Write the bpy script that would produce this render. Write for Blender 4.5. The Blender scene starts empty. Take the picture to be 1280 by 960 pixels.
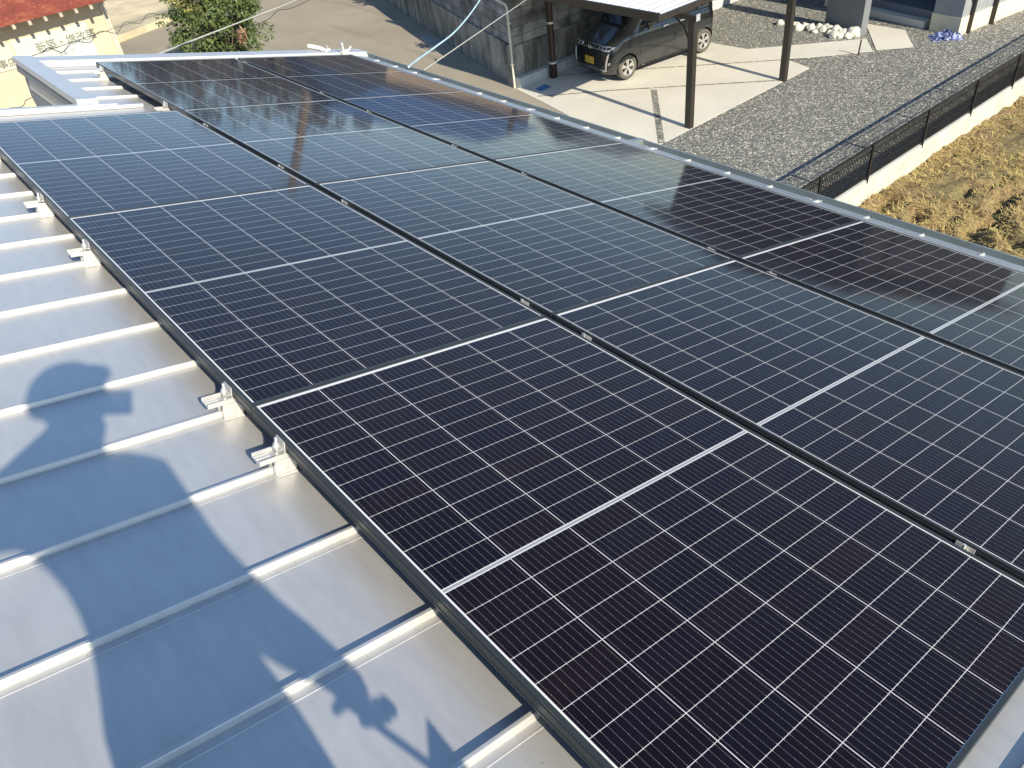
import bpy, bmesh, math, random
from mathutils import Vector, Matrix, noise
from mathutils.bvhtree import BVHTree

S = bpy.context.scene
COL = S.collection
R = math.radians
rnd = random.Random(7)

# ------------------------------------------------------------------ camera, sky, sun, exposure
CAM = Vector((-0.44058, -0.95898, 6.80))
RX = Vector((0.75497579, -0.64768699, -0.10253357))      # camera right
RY = Vector((-0.47366787, -0.43050069, -0.76831498))     # camera down
RZ = Vector((0.45348684, 0.62862606, -0.63180611))       # camera forward
cd = bpy.data.cameras.new('camera')
cam = bpy.data.objects.new('camera', cd)
COL.objects.link(cam)
cam.matrix_world = Matrix(((RX.x, -RY.x, -RZ.x, CAM.x), (RX.y, -RY.y, -RZ.y, CAM.y), (RX.z, -RY.z, -RZ.z, CAM.z), (0, 0, 0, 1)))
cd.sensor_width = 36.0
F = 989.3
cd.lens = F / 1280 * 36
cd.clip_start = 0.02
cd.clip_end = 3000
S.camera = cam

SUNV = Vector((0.0715, 0.842, -0.5348)).normalized()      # direction the light travels
SUN_EL = math.asin(-SUNV.z)
w = bpy.data.worlds.new('World')
S.world = w
w.use_nodes = True
nt = w.node_tree
sky = nt.nodes.new('ShaderNodeTexSky')
sky.sky_type = 'NISHITA'
sky.sun_disc = False
sky.sun_elevation = SUN_EL
sky.sun_rotation = math.atan2(-SUNV.x, -SUNV.y)
sky.air_density = 1.0
sky.dust_density = 0.15
sky.ozone_density = 3.5
bg = nt.nodes['Background']
nt.links.new(sky.outputs[0], bg.inputs[0])
bg.inputs[1].default_value = 0.125
sl = bpy.data.lights.new('sun', 'SUN')
sl.energy = 5.0
sl.angle = R(0.5)
sl.color = (1.0, 0.91, 0.745)
so = bpy.data.objects.new('sun', sl)
COL.objects.link(so)
so.rotation_euler = (-SUNV).to_track_quat('Z', 'Y').to_euler()
so.location = (0, -20, 40)
S.view_settings.view_transform = 'Standard'
S.view_settings.look = 'None'
S.view_settings.gamma = 1
S.view_settings.use_curve_mapping = False
S.view_settings.exposure = 0.70


# ------------------------------------------------------------------ helpers
def ray(x, y):
    return (RX * ((x - 640) / F) + RY * ((y - 480) / F) + RZ).normalized()


def gz(x, y, z=0.0):
    d = ray(x, y)
    return CAM + d * ((z - CAM.z) / d.z)


def gy(x, y, Y):
    d = ray(x, y)
    return CAM + d * ((Y - CAM.y) / d.y)


def at_depth(x, y, t):
    return CAM + ray(x, y) * t


class MB:
    def __init__(s):
        s.v, s.f, s.m = [], [], []

    def face(s, pts, m=0):
        i = len(s.v)
        s.v += [tuple(p) for p in pts]
        s.f.append(tuple(range(i, i + len(pts))))
        s.m.append(m)

    def box(s, a, b, m=0, M=None):
        x0, y0, z0 = a
        x1, y1, z1 = b
        c = [Vector(p) for p in ((x0, y0, z0), (x1, y0, z0), (x1, y1, z0), (x0, y1, z0), (x0, y0, z1), (x1, y0, z1), (x1, y1, z1), (x0, y1, z1))]
        if M is not None:
            c = [M @ p for p in c]
        i = len(s.v)
        s.v += [tuple(p) for p in c]
        for f in ((3, 2, 1, 0), (4, 5, 6, 7), (0, 1, 5, 4), (1, 2, 6, 5), (2, 3, 7, 6), (3, 0, 4, 7)):
            s.f.append(tuple(i + k for k in f))
            s.m.append(m)
        return s

    def tube(s, pts, r, n=10, m=0, cap=True):
        pts = [Vector(p) for p in pts]
        rs = r if isinstance(r, (list, tuple)) else [r] * len(pts)
        base = len(s.v)
        up = None
        for k, p in enumerate(pts):
            if k == 0:
                t = pts[1] - pts[0]
            elif k == len(pts) - 1:
                t = pts[-1] - pts[-2]
            else:
                t = pts[k + 1] - pts[k - 1]
            t.normalize()
            if up is None:
                up = Vector((0, 0, 1)) if abs(t.z) < 0.9 else Vector((1, 0, 0))
            a = t.cross(up).normalized()
            b = a.cross(t).normalized()
            up = b
            for q in range(n):
                an = 2 * math.pi * q / n
                s.v.append(tuple(p + (a * math.cos(an) + b * math.sin(an)) * rs[k]))
        for k in range(len(pts) - 1):
            for q in range(n):
                q2 = (q + 1) % n
                s.f.append((base + k * n + q, base + k * n + q2, base + (k + 1) * n + q2, base + (k + 1) * n + q))
                s.m.append(m)
        if cap:
            s.f.append(tuple(base + q for q in range(n))[::-1])
            s.m.append(m)
            s.f.append(tuple(base + (len(pts) - 1) * n + q for q in range(n)))
            s.m.append(m)
        return s

    def prism(s, poly, z0, z1, m=0):
        """vertical prism over an xy polygon"""
        n = len(poly)
        lo = [(p[0], p[1], z0) for p in poly]
        hi = [(p[0], p[1], z1) for p in poly]
        s.face(hi, m)
        s.face(lo[::-1], m)
        for k in range(n):
            j = (k + 1) % n
            s.face([lo[k], lo[j], hi[j], hi[k]], m)
        return s

    def extr(s, prof, axis_pts, m=0):
        """closed profile (list of 3d points) swept from offset a to offset b"""
        a, b = Vector(axis_pts[0]), Vector(axis_pts[1])
        A = [Vector(p) + a for p in prof]
        B = [Vector(p) + b for p in prof]
        n = len(prof)
        s.face(A[::-1], m)
        s.face(B, m)
        for k in range(n):
            j = (k + 1) % n
            s.face([A[k], A[j], B[j], B[k]], m)
        return s

    def build(s, name, mat, parent=None, smooth=False, bevel=0.0, merge=True, fixn=True):
        me = bpy.data.meshes.new(name)
        me.from_pydata(s.v, [], s.f)
        mats = mat if isinstance(mat, (list, tuple)) else [mat]
        for x in mats:
            me.materials.append(x)
        for p, k in zip(me.polygons, s.m):
            p.material_index = k
        if merge or bevel or fixn:
            bm = bmesh.new()
            bm.from_mesh(me)
            if merge:
                bmesh.ops.remove_doubles(bm, verts=bm.verts, dist=1e-5)
            if fixn:
                bmesh.ops.recalc_face_normals(bm, faces=bm.faces)
            if bevel:
                es = [e for e in bm.edges if len(e.link_faces) == 2 and e.calc_face_angle(0) > 0.6]
                bmesh.ops.bevel(bm, geom=es, offset=bevel, segments=2, profile=0.5, affect='EDGES', clamp_overlap=True)
            bm.to_mesh(me)
            bm.free()
        if smooth:
            for p in me.polygons:
                p.use_smooth = True
            try:
                me.set_sharp_from_angle(angle=R(smooth if smooth > 1 else 40))
            except Exception:
                pass
        o = bpy.data.objects.new(name, me)
        COL.objects.link(o)
        if parent is not None:
            o.parent = parent
        return o


def tag(o, label=None, cat=None, group=None, kind=None):
    if label:
        o['label'] = label
    if cat:
        o['category'] = cat
    if group:
        o['group'] = group
    if kind:
        o['kind'] = kind
    return o


def empty(name, label, cat, loc=(0, 0, 0), group=None, M=None):
    o = bpy.data.objects.new(name, None)
    o.empty_display_size = 0.1
    COL.objects.link(o)
    if M is not None:
        o.matrix_world = M
    else:
        o.location = loc
    return tag(o, label, cat, group)


def dup(root, label, M=None, loc=None, group=None):
    r = root.copy()
    COL.objects.link(r)
    if M is not None:
        r.matrix_world = M
    if loc is not None:
        r.location = loc
    r['label'] = label
    if group:
        r['group'] = group
    for ch in list(root.children):
        c = ch.copy()
        COL.objects.link(c)
        c.parent = r
        for g in list(ch.children):
            d = g.copy()
            COL.objects.link(d)
            d.parent = c
    return r


# ------------------------------------------------------------------ materials
class N:
    """tiny node graph helper"""

    def __init__(s, name):
        s.mat = bpy.data.materials.new(name)
        s.mat.use_nodes = True
        s.t = s.mat.node_tree
        s.p = s.t.nodes['Principled BSDF']

    def new(s, typ, **kw):
        n = s.t.nodes.new(typ)
        for k, v in kw.items():
            setattr(n, k, v)
        return n

    def link(s, a, b):
        s.t.links.new(a, b)

    def val(s, sock, v):
        if hasattr(v, 'is_linked') or isinstance(v, bpy.types.NodeSocket):
            s.link(v, sock)
        else:
            sock.default_value = v

    def math(s, op, a, b=0.0, c=None):
        n = s.new('ShaderNodeMath', operation=op)
        s.val(n.inputs[0], a)
        s.val(n.inputs[1], b)
        if c is not None:
            s.val(n.inputs[2], c)
        return n.outputs[0]

    def mix(s, fac, a, b, blend='MIX'):
        n = s.new('ShaderNodeMix', data_type='RGBA', blend_type=blend)
        s.val(n.inputs[0], fac)
        s.val(n.inputs[6], a)
        s.val(n.inputs[7], b)
        return n.outputs[2]

    def coord(s, kind='Object'):
        return s.new('ShaderNodeTexCoord').outputs[kind]

    def mapping(s, vec, scale=(1, 1, 1), rot=(0, 0, 0), loc=(0, 0, 0)):
        n = s.new('ShaderNodeMapping')
        s.link(vec, n.inputs[0])
        n.inputs[1].default_value = loc
        n.inputs[2].default_value = rot
        n.inputs[3].default_value = scale
        return n.outputs[0]

    def noise(s, vec, scale, detail=4, rough=0.55, out=0):
        n = s.new('ShaderNodeTexNoise')
        s.link(vec, n.inputs['Vector'])
        n.inputs['Scale'].default_value = scale
        n.inputs['Detail'].default_value = detail
        n.inputs['Roughness'].default_value = rough
        return n.outputs[out]

    def voro(s, vec, scale, out='Color', feature='F1'):
        n = s.new('ShaderNodeTexVoronoi', feature=feature)
        s.link(vec, n.inputs['Vector'])
        n.inputs['Scale'].default_value = scale
        return n.outputs[out]

    def ramp(s, fac, stops):
        n = s.new('ShaderNodeValToRGB')
        s.link(fac, n.inputs[0])
        e = n.color_ramp.elements
        while len(e) < len(stops):
            e.new(0.5)
        for q, (p, c) in zip(e, stops):
            q.position = p
            q.color = (*c, 1) if len(c) == 3 else c
        return n.outputs[0]

    def bump(s, h, strength=0.3, dist=0.01):
        n = s.new('ShaderNodeBump')
        s.link(h, n.inputs['Height'])
        n.inputs['Strength'].default_value = strength
        n.inputs['Distance'].default_value = dist
        s.link(n.outputs[0], s.p.inputs['Normal'])
        return n

    def set(s, **kw):
        for k, v in kw.items():
            s.val(s.p.inputs[k.replace('_', ' ')], v)
        return s


def flat(name, col, rough=0.5, metal=0.0, var=0.12, scale=6.0, bump=0.0, spec=0.5, coat=0.0):
    n = N(name)
    v = n.coord()
    nz = n.noise(v, scale, 5, 0.6)
    a = tuple(c * (1 - var) for c in col)
    b = tuple(min(1, c * (1 + var)) for c in col)
    n.set(Base_Color=n.ramp(nz, [(0.3, a), (0.7, b)]), Roughness=rough, Metallic=metal)
    n.p.inputs['Specular IOR Level'].default_value = spec
    if coat:
        n.p.inputs['Coat Weight'].default_value = coat
        n.p.inputs['Coat Roughness'].default_value = 0.04
    if bump:
        n.bump(n.noise(v, scale * 12, 4), bump, 0.01)
    return n.mat


def mat_roof():
    n = N('coated_steel_roof')
    v = n.coord()
    big = n.noise(n.mapping(v, (1, 3, 1)), 1.4, 3, 0.5)
    dirt = n.noise(n.mapping(v, (6, 1.2, 1)), 5.0, 6, 0.65)
    fine = n.noise(v, 260, 2)
    col = n.ramp(dirt, [(0.35, (0.55, 0.54, 0.515)), (0.7, (0.61, 0.60, 0.575))])
    spk = n.noise(v, 55, 3, 0.7)
    col = n.mix(n.math('GREATER_THAN', spk, 0.725), col, (0.40, 0.40, 0.385, 1))
    n.set(Base_Color=col, Metallic=0.55, Roughness=n.ramp(dirt, [(0.3, (0.36,) * 3), (0.7, (0.44,) * 3)]))
    h = n.math('ADD', n.math('MULTIPLY', big, 1.0), n.math('MULTIPLY', fine, 0.01))
    n.bump(h, 0.06, 0.02)
    return n.mat


def mat_cells():
    """half-cut cells behind glass: white gaps, silver busbars, ribbon along the middle"""
    n = N('solar_cells_glass')
    v = n.coord()
    sp = n.new('ShaderNodeSeparateXYZ')
    n.link(v, sp.inputs[0])
    x, y = sp.outputs[0], sp.outputs[1]
    PU, PV, CG = 0.0719, 0.184, 0.0113
    xc = n.math('DIVIDE', x, PV)
    fx = n.math('FRACT', n.math('ADD', xc, 50.0))
    gx = n.math('GREATER_THAN', n.math('ABSOLUTE', n.math('SUBTRACT', fx, 0.5)), 0.5 - 0.0010 / PV)
    ay = n.math('ABSOLUTE', y)
    yc = n.math('DIVIDE', n.math('SUBTRACT', ay, CG / 2), PU)
    fy = n.math('FRACT', n.math('ADD', yc, 50.0))
    dy = n.math('ABSOLUTE', n.math('SUBTRACT', fy, 0.5))
    gyl = n.math('GREATER_THAN', dy, 0.5 - 0.00062 / PU)
    cen = n.math('LESS_THAN', ay, CG / 2 + 0.001)
    rib = n.math('LESS_THAN', ay, 0.0038)
    bx = n.math('ADD', n.math('LESS_THAN', x, 0.001), n.math('GREATER_THAN', x, 6 * PV - 0.001))
    by = n.math('GREATER_THAN', ay, 12 * PU + CG / 2 - 0.0005)
    white = n.math('MINIMUM', n.math('ADD', n.math('ADD', gx, gyl), n.math('ADD', cen, n.math('ADD', bx, by))), 1.0)
    # busbars
    bb = n.math('FRACT', n.math('ADD', n.math('MULTIPLY', xc, 10.0), 50.0))
    db = n.math('ABSOLUTE', n.math('SUBTRACT', bb, 0.5))
    bus = n.math('LESS_THAN', db, 0.016)
    pad = n.math('MULTIPLY', n.math('LESS_THAN', db, 0.028), n.math('GREATER_THAN', dy, 0.455))
    mid = n.math('MULTIPLY', n.math('LESS_THAN', db, 0.022), n.math('LESS_THAN', dy, 0.012))
    pad = n.math('MINIMUM', n.math('ADD', pad, mid), 1.0)
    # colour of each cell drifts a little
    cid = n.new('ShaderNodeCombineXYZ')
    n.link(n.math('FLOOR', xc), cid.inputs[0])
    n.link(n.math('FLOOR', n.math('DIVIDE', y, PU)), cid.inputs[1])
    oi = n.new('ShaderNodeObjectInfo')
    n.link(oi.outputs['Random'], cid.inputs[2])
    wn = n.new('ShaderNodeTexWhiteNoise', noise_dimensions='3D')
    n.link(cid.outputs[0], wn.inputs[0])
    cell = n.ramp(wn.outputs[0], [(0.0, (0.0050, 0.0026, 0.0048)), (0.55, (0.0042, 0.0030, 0.0085)), (1.0, (0.0072, 0.0036, 0.0056))])
    c = n.mix(n.math('MULTIPLY', bus, 0.8), cell, (0.23, 0.195, 0.18, 1))
    c = n.mix(pad, c, (0.36, 0.34, 0.32, 1))
    c = n.mix(white, c, (0.62, 0.61, 0.60, 1))
    c = n.mix(n.math('MULTIPLY', rib, n.math('SUBTRACT', 1.0, bx)), c, (0.26, 0.275, 0.29, 1))
    dust = n.noise(v, 3.0, 6, 0.65)
    c = n.mix(n.ramp(dust, [(0.45, (0.0,) * 3), (0.8, (0.006,) * 3)]), c, (0.5, 0.46, 0.40, 1))
    n.set(Base_Color=c, Roughness=0.5)
    n.p.inputs['Specular IOR Level'].default_value = 0.08
    n.p.inputs['Coat Weight'].default_value = 1.0
    n.p.inputs['Coat IOR'].default_value = 1.195
    n.p.inputs['Coat Roughness'].default_value = 0.055
    nb = n.new('ShaderNodeBump')
    n.link(n.noise(v, 2.2, 2, 0.4), nb.inputs['Height'])
    nb.inputs['Strength'].default_value = 0.025
    nb.inputs['Distance'].default_value = 0.02
    n.link(nb.outputs[0], n.p.inputs['Coat Normal'])
    return n.mat


def mat_gravel():
    n = N('grey_crushed_gravel')
    v = n.coord()
    w1 = n.mapping(v, (1, 1, 0.0))
    vo = n.new('ShaderNodeTexVoronoi', feature='F1')
    n.link(w1, vo.inputs['Vector'])
    vo.inputs['Scale'].default_value = 34
    vs = n.new('ShaderNodeSeparateColor')
    n.link(vo.outputs['Color'], vs.inputs[0])
    c = n.ramp(vs.outputs[0], [(0.0, (0.048, 0.050, 0.048)), (0.45, (0.130, 0.133, 0.124)), (0.8, (0.29, 0.285, 0.245)), (1.0, (0.78, 0.73, 0.56))])
    big = n.noise(v, 0.9, 5, 0.6)
    c = n.mix(0.25, c, n.ramp(big, [(0.3, (0.17, 0.17, 0.155)), (0.7, (0.29, 0.285, 0.255))]), 'MIX')
    c = n.mix(0.55, c, n.ramp(vs.outputs[1], [(0.0, (0.45,) * 3), (1.0, (1.1,) * 3)]), 'MULTIPLY')
    n.set(Base_Color=c, Roughness=0.9)
    h = n.math('ADD', n.math('MULTIPLY', vo.outputs['Distance'], -1.0), n.math('MULTIPLY', vs.outputs[2], 0.5))
    n.bump(h, 0.6, 0.02)
    return n.mat


def mat_concrete(name, col, stain=0.25, scale=0.8, drip=False):
    n = N(name)
    v = n.coord()
    a = n.noise(v, scale, 7, 0.62)
    b = n.noise(v, 40, 4, 0.6)
    dark = tuple(c * (1 - stain) for c in col)
    c = n.ramp(a, [(0.32, dark), (0.62, col)])
    c = n.mix(0.25, c, n.ramp(b, [(0.3, (0.75,) * 3), (0.7, (1.15,) * 3)]), 'MULTIPLY')
    if drip:
        d = n.noise(n.mapping(v, (1.5, 1.5, 0.30)), 1.5, 8, 0.72)
        c = n.mix(n.ramp(d, [(0.42, (0.0,) * 3), (0.60, (0.9,) * 3)]), c, (col[0] * 0.16, col[1] * 0.165, col[2] * 0.14, 1))
        d2 = n.noise(n.mapping(v, (4, 4, 0.5)), 2.2, 7, 0.75)
        c = n.mix(n.ramp(d2, [(0.56, (0.0,) * 3), (0.70, (0.6,) * 3)]), c, (0.42, 0.39, 0.32, 1))
    n.set(Base_Color=c, Roughness=0.85)
    n.bump(b, 0.25, 0.006)
    return n.mat


def mat_blocks(axis):
    n = N('stained_concrete_block_' + ('face' if axis == 'x' else 'side'))
    v = n.coord()
    sp = n.new('ShaderNodeSeparateXYZ')
    n.link(v, sp.inputs[0])
    cb = n.new('ShaderNodeCombineXYZ')
    n.link(sp.outputs[0 if axis == 'x' else 1], cb.inputs[0])
    n.link(n.math('SUBTRACT', sp.outputs[2], 0.95), cb.inputs[1])
    br = n.new('ShaderNodeTexBrick')
    br.offset = 0.0
    n.link(cb.outputs[0], br.inputs['Vector'])
    br.inputs['Scale'].default_value = 1.0
    br.inputs['Brick Width'].default_value = 0.40
    br.inputs['Row Height'].default_value = 0.20
    br.inputs['Mortar Size'].default_value = 0.007
    br.inputs['Color1'].default_value = (0.34, 0.335, 0.31, 1)
    br.inputs['Color2'].default_value = (0.18, 0.18, 0.17, 1)
    br.inputs['Mortar'].default_value = (0.06, 0.06, 0.055, 1)
    st = n.noise(v, 1.7, 7, 0.65)
    c = n.mix(n.ramp(st, [(0.40, (0.0,) * 3), (0.66, (0.9,) * 3)]), br.outputs[0], (0.045, 0.045, 0.04, 1))
    st2 = n.noise(v, 4.0, 5, 0.65)
    c = n.mix(n.ramp(st2, [(0.58, (0.0,) * 3), (0.75, (0.6,) * 3)]), c, (0.40, 0.37, 0.30, 1))
    n.set(Base_Color=c, Roughness=0.9)
    n.bump(br.outputs['Fac'], -0.5, 0.01)
    return n.mat


def mat_asphalt():
    n = N('pale_worn_asphalt')
    v = n.coord()
    a = n.noise(v, 0.5, 6, 0.6)
    b = n.noise(v, 90, 3, 0.7)
    c = n.ramp(a, [(0.3, (0.255, 0.222, 0.165)), (0.7, (0.325, 0.288, 0.22))])
    c = n.mix(0.5, c, n.ramp(b, [(0.3, (0.6,) * 3), (0.7, (1.25,) * 3)]), 'MULTIPLY')
    # long darker streaks along the road
    tr = n.noise(n.mapping(v, (1.6, 0.12, 1), (0, 0, R(-18))), 1.3, 3, 0.5)
    c = n.mix(n.ramp(tr, [(0.55, (0.0,) * 3), (0.7, (0.4,) * 3)]), c, (0.16, 0.14, 0.11, 1))
    n.set(Base_Color=c, Roughness=0.9)
    n.bump(b, 0.35, 0.006)
    return n.mat


def mat_soil():
    n = N('dry_field_soil')
    v = n.coord()
    a = n.noise(v, 1.1, 6, 0.65)
    b = n.noise(v, 14, 6, 0.7)
    c = n.ramp(b, [(0.32, (0.050, 0.030, 0.016)), (0.5, (0.20, 0.135, 0.062)), (0.72, (0.38, 0.28, 0.13))])
    c = n.mix(n.ramp(a, [(0.45, (0.0,) * 3), (0.7, (0.45,) * 3)]), c, (0.22, 0.22, 0.08, 1))
    n.set(Base_Color=c, Roughness=0.95)
    n.bump(n.noise(v, 40, 5, 0.7), 0.7, 0.03)
    return n.mat


def mat_leaf(name, stops, scale=3.0):
    n = N(name)
    v = n.coord()
    a = n.noise(v, scale, 4, 0.7)
    n.set(Base_Color=n.ramp(a, stops), Roughness=0.55)
    n.p.inputs['Specular IOR Level'].default_value = 0.35
    return n.mat


def mat_rust_roof():
    n = N('rust_red_sheet_roof')
    v = n.coord()
    a = n.noise(v, 2.2, 7, 0.7)
    c = n.ramp(a, [(0.3, (0.15, 0.030, 0.016)), (0.55, (0.22, 0.045, 0.022)), (0.72, (0.36, 0.12, 0.05))])
    b = n.noise(v, 22, 6, 0.7)
    c = n.mix(n.ramp(b, [(0.58, (0.0,) * 3), (0.66, (0.6,) * 3)]), c, (0.55, 0.40, 0.28, 1))
    n.set(Base_Color=c, Roughness=0.75)
    return n.mat


def mat_stucco(name, col, var=0.1):
    n = N(name)
    v = n.coord()
    a = n.noise(v, 1.2, 6, 0.6)
    b = n.noise(v, 30, 4, 0.6)
    c = n.ramp(a, [(0.3, tuple(x * (1 - var) for x in col)), (0.7, tuple(min(1, x * (1 + var)) for x in col))])
    n.set(Base_Color=c, Roughness=0.85)
    n.bump(b, 0.2, 0.006)
    return n.mat


def mat_siding(name, col, pitch=0.2):
    n = N(name)
    v = n.coord()
    sp = n.new('ShaderNodeSeparateXYZ')
    n.link(v, sp.inputs[0])
    f = n.math('FRACT', n.math('DIVIDE', sp.outputs[2], pitch))
    ln = n.math('LESS_THAN', f, 0.06)
    a = n.noise(v, 8, 5)
    c = n.ramp(a, [(0.3, tuple(x * 0.88 for x in col)), (0.7, tuple(x * 1.1 for x in col))])
    n.set(Base_Color=c, Roughness=0.6)
    n.bump(ln, -0.6, 0.01)
    return n.mat


M = {}
M['roof'] = mat_roof()
M['cells'] = mat_cells()
M['frame'] = flat('dark_anodised_frame', (0.040, 0.047, 0.050), 0.42, 0.4, 0.06, 20)
M['alu'] = flat('raw_aluminium', (0.56, 0.555, 0.53), 0.42, 0.45, 0.08, 60)
M['steel'] = flat('zinc_bolt', (0.70, 0.69, 0.66), 0.35, 0.7, 0.08, 90)
M['trim'] = flat('pale_grey_trim', (0.56, 0.57, 0.57), 0.42, 0.5, 0.05, 5)
M['eave'] = flat('grey_eave_flashing', (0.33, 0.355, 0.365), 0.42, 0.5, 0.12, 5)
M['trim_dark'] = flat('grey_fascia', (0.20, 0.215, 0.225), 0.5, 0.2, 0.06, 5)
M['gutter'] = flat('galvanised_gutter', (0.27, 0.31, 0.31), 0.45, 0.55, 0.14, 4)
M['wall_house'] = mat_siding('grey_house_siding', (0.30, 0.32, 0.33))
M['gravel'] = mat_gravel()
M['drive'] = mat_concrete('pale_driveway_concrete', (0.57, 0.545, 0.47), 0.14, 0.5)
M['path'] = mat_concrete('white_path_concrete', (0.60, 0.57, 0.48), 0.10, 0.7)
M['wallconc'] = mat_concrete('dirty_retaining_concrete', (0.36, 0.345, 0.295), 0.45, 1.1, True)
M['block_x'] = mat_blocks('x')
M['block_y'] = mat_blocks('y')
M['curb'] = mat_concrete('light_block', (0.52, 0.52, 0.48), 0.15, 2.0)
M['whitewall'] = mat_concrete('pale_block_wall', (0.52, 0.495, 0.41), 0.25, 2.5)
M['asphalt'] = mat_asphalt()
M['soil'] = mat_soil()
M['yard'] = mat_stucco('sandy_yard', (0.56, 0.47, 0.31), 0.25)
M['ground'] = mat_stucco('plain_earth', (0.19, 0.17, 0.11), 0.3)
M['black'] = flat('black_powder_coat', (0.018, 0.017, 0.016), 0.4, 0.1, 0.1, 8)
M['darkbronze'] = flat('dark_bronze_aluminium', (0.040, 0.034, 0.028), 0.42, 0.3, 0.1, 8)
M['polyroof'] = flat('white_folded_roof', (0.80, 0.82, 0.83), 0.35, 0.05, 0.04, 4)
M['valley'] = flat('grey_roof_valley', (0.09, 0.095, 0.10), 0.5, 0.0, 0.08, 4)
M['brownpole'] = flat('dark_brown_steel_pole', (0.030, 0.013, 0.010), 0.35, 0.1, 0.2, 6)
M['band'] = flat('pale_strap', (0.60, 0.58, 0.52), 0.5, 0.3, 0.1, 20)
M['creampipe'] = flat('cream_conduit', (0.62, 0.58, 0.44), 0.5, 0.0, 0.15, 12)
M['bluelid'] = flat('blue_plastic_lid', (0.05, 0.17, 0.36), 0.5, 0, 0.15, 10)
M['stucco'] = mat_stucco('cream_stucco', (0.47, 0.395, 0.275), 0.12)
M['signwhite'] = mat_stucco('faded_white_sign', (0.47, 0.465, 0.405), 0.08)
M['signcream'] = mat_stucco('faded_cream_sign', (0.48, 0.445, 0.34), 0.08)
M['ink'] = flat('faded_green_lettering', (0.13, 0.155, 0.115), 0.8, 0, 0.3, 14)
M['inkblue'] = flat('faded_blue_lettering', (0.22, 0.30, 0.36), 0.8, 0, 0.35, 14)
M['inkdark'] = flat('dark_grey_lettering', (0.07, 0.08, 0.07), 0.8, 0, 0.2, 14)
M['rust'] = mat_rust_roof()
M['wood'] = flat('weathered_rafter', (0.36, 0.315, 0.24), 0.8, 0, 0.2, 12)
M['greywall'] = mat_stucco('grey_rendered_pier', (0.155, 0.165, 0.17), 0.06)
M['darkwall'] = mat_siding('charcoal_siding', (0.040, 0.036, 0.034), 0.45)
M['greysiding'] = mat_siding('grey_siding', (0.26, 0.27, 0.27), 0.45)
M['creambase'] = mat_stucco('cream_foundation', (0.68, 0.60, 0.42), 0.08)
M['tile'] = flat('blue_grey_porch_tile', (0.13, 0.15, 0.18), 0.5, 0, 0.1, 6)
M['stone'] = mat_concrete('white_garden_stone', (0.60, 0.58, 0.50), 0.3, 6.0)
M['tarp'] = flat('blue_white_sheet', (0.22, 0.27, 0.50), 0.5, 0, 0.9, 22)
M['wire'] = flat('black_cable', (0.03, 0.03, 0.03), 0.5, 0, 0.1, 10)
M['wiregrey'] = flat('grey_cable', (0.10, 0.10, 0.09), 0.5, 0, 0.1, 10)
M['wirewhite'] = flat('white_cable', (0.62, 0.60, 0.52), 0.5, 0, 0.1, 10)
M['wireblue'] = flat('pale_blue_cable', (0.42, 0.58, 0.66), 0.5, 0, 0.1, 10)
M['whitepvc'] = flat('white_plastic_tube', (0.78, 0.74, 0.62), 0.45, 0, 0.05, 10)
M['carpaint'] = flat('dark_grey_metallic_paint', (0.048, 0.050, 0.049), 0.28, 0.55, 0.03, 3, coat=1.0)
M['carglass'] = flat('tinted_car_glass', (0.012, 0.013, 0.016), 0.06, 0, 0.05, 3)
M['carblack'] = flat('gloss_black_plastic', (0.010, 0.010, 0.011), 0.25, 0, 0.1, 10)
M['chrome'] = flat('bright_chrome', (0.80, 0.80, 0.78), 0.12, 1.0, 0.03, 10)
M['rubber'] = flat('worn_tyre_rubber', (0.085, 0.078, 0.062), 0.8, 0, 0.1, 20)
M['rim'] = flat('machined_alloy', (0.66, 0.65, 0.62), 0.3, 0.8, 0.05, 10)
M['lens'] = flat('clear_lamp_lens', (0.55, 0.57, 0.58), 0.1, 0.3, 0.05, 10)
M['plate'] = flat('yellow_number_plate', (0.50, 0.32, 0.03), 0.5, 0, 0.05, 20)
M['redlens'] = flat('red_lamp_lens', (0.30, 0.01, 0.01), 0.15, 0, 0.05, 10)
M['skin'] = flat('skin', (0.50, 0.31, 0.22), 0.5, 0, 0.05, 8)
M['jacket'] = flat('navy_work_jacket', (0.035, 0.045, 0.075), 0.8, 0, 0.15, 14)
M['trouser'] = flat('dark_work_trousers', (0.045, 0.045, 0.05), 0.85, 0, 0.15, 14)
M['bark'] = flat('grey_brown_bark', (0.10, 0.075, 0.05), 0.9, 0, 0.3, 14, 0.4)
M['leaf_bush'] = mat_leaf('bush_leaves', [(0.25, (0.028, 0.050, 0.014)), (0.5, (0.070, 0.105, 0.030)), (0.75, (0.20, 0.22, 0.075))], 4.0)
M['leaf_yellow'] = mat_leaf('yellowing_leaves', [(0.25, (0.10, 0.11, 0.03)), (0.5, (0.22, 0.21, 0.06)), (0.75, (0.36, 0.31, 0.11))], 4.0)
M['leaf_brown'] = mat_leaf('withered_leaves', [(0.3, (0.16, 0.09, 0.05)), (0.7, (0.30, 0.19, 0.11))])
M['leaf_dark'] = mat_leaf('dark_leaves', [(0.3, (0.012, 0.020, 0.008)), (0.7, (0.040, 0.055, 0.020))])
M['leaf_tree'] = mat_leaf('autumn_tree_leaves', [(0.3, (0.050, 0.036, 0.018)), (0.6, (0.095, 0.070, 0.030)), (0.8, (0.16, 0.12, 0.05))], 0.6)
M['straw'] = mat_leaf('dry_straw', [(0.25, (0.28, 0.19, 0.065)), (0.5, (0.52, 0.39, 0.15)), (0.75, (0.36, 0.35, 0.10))], 1.6)
M['tan'] = mat_stucco('tan_render', (0.33, 0.24, 0.16), 0.1)
M['blueroof'] = flat('blue_glazed_roof', (0.05, 0.13, 0.30), 0.35, 0, 0.15, 5)
M['redroof'] = flat('red_metal_roof', (0.35, 0.05, 0.03), 0.5, 0, 0.15, 5)
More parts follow.
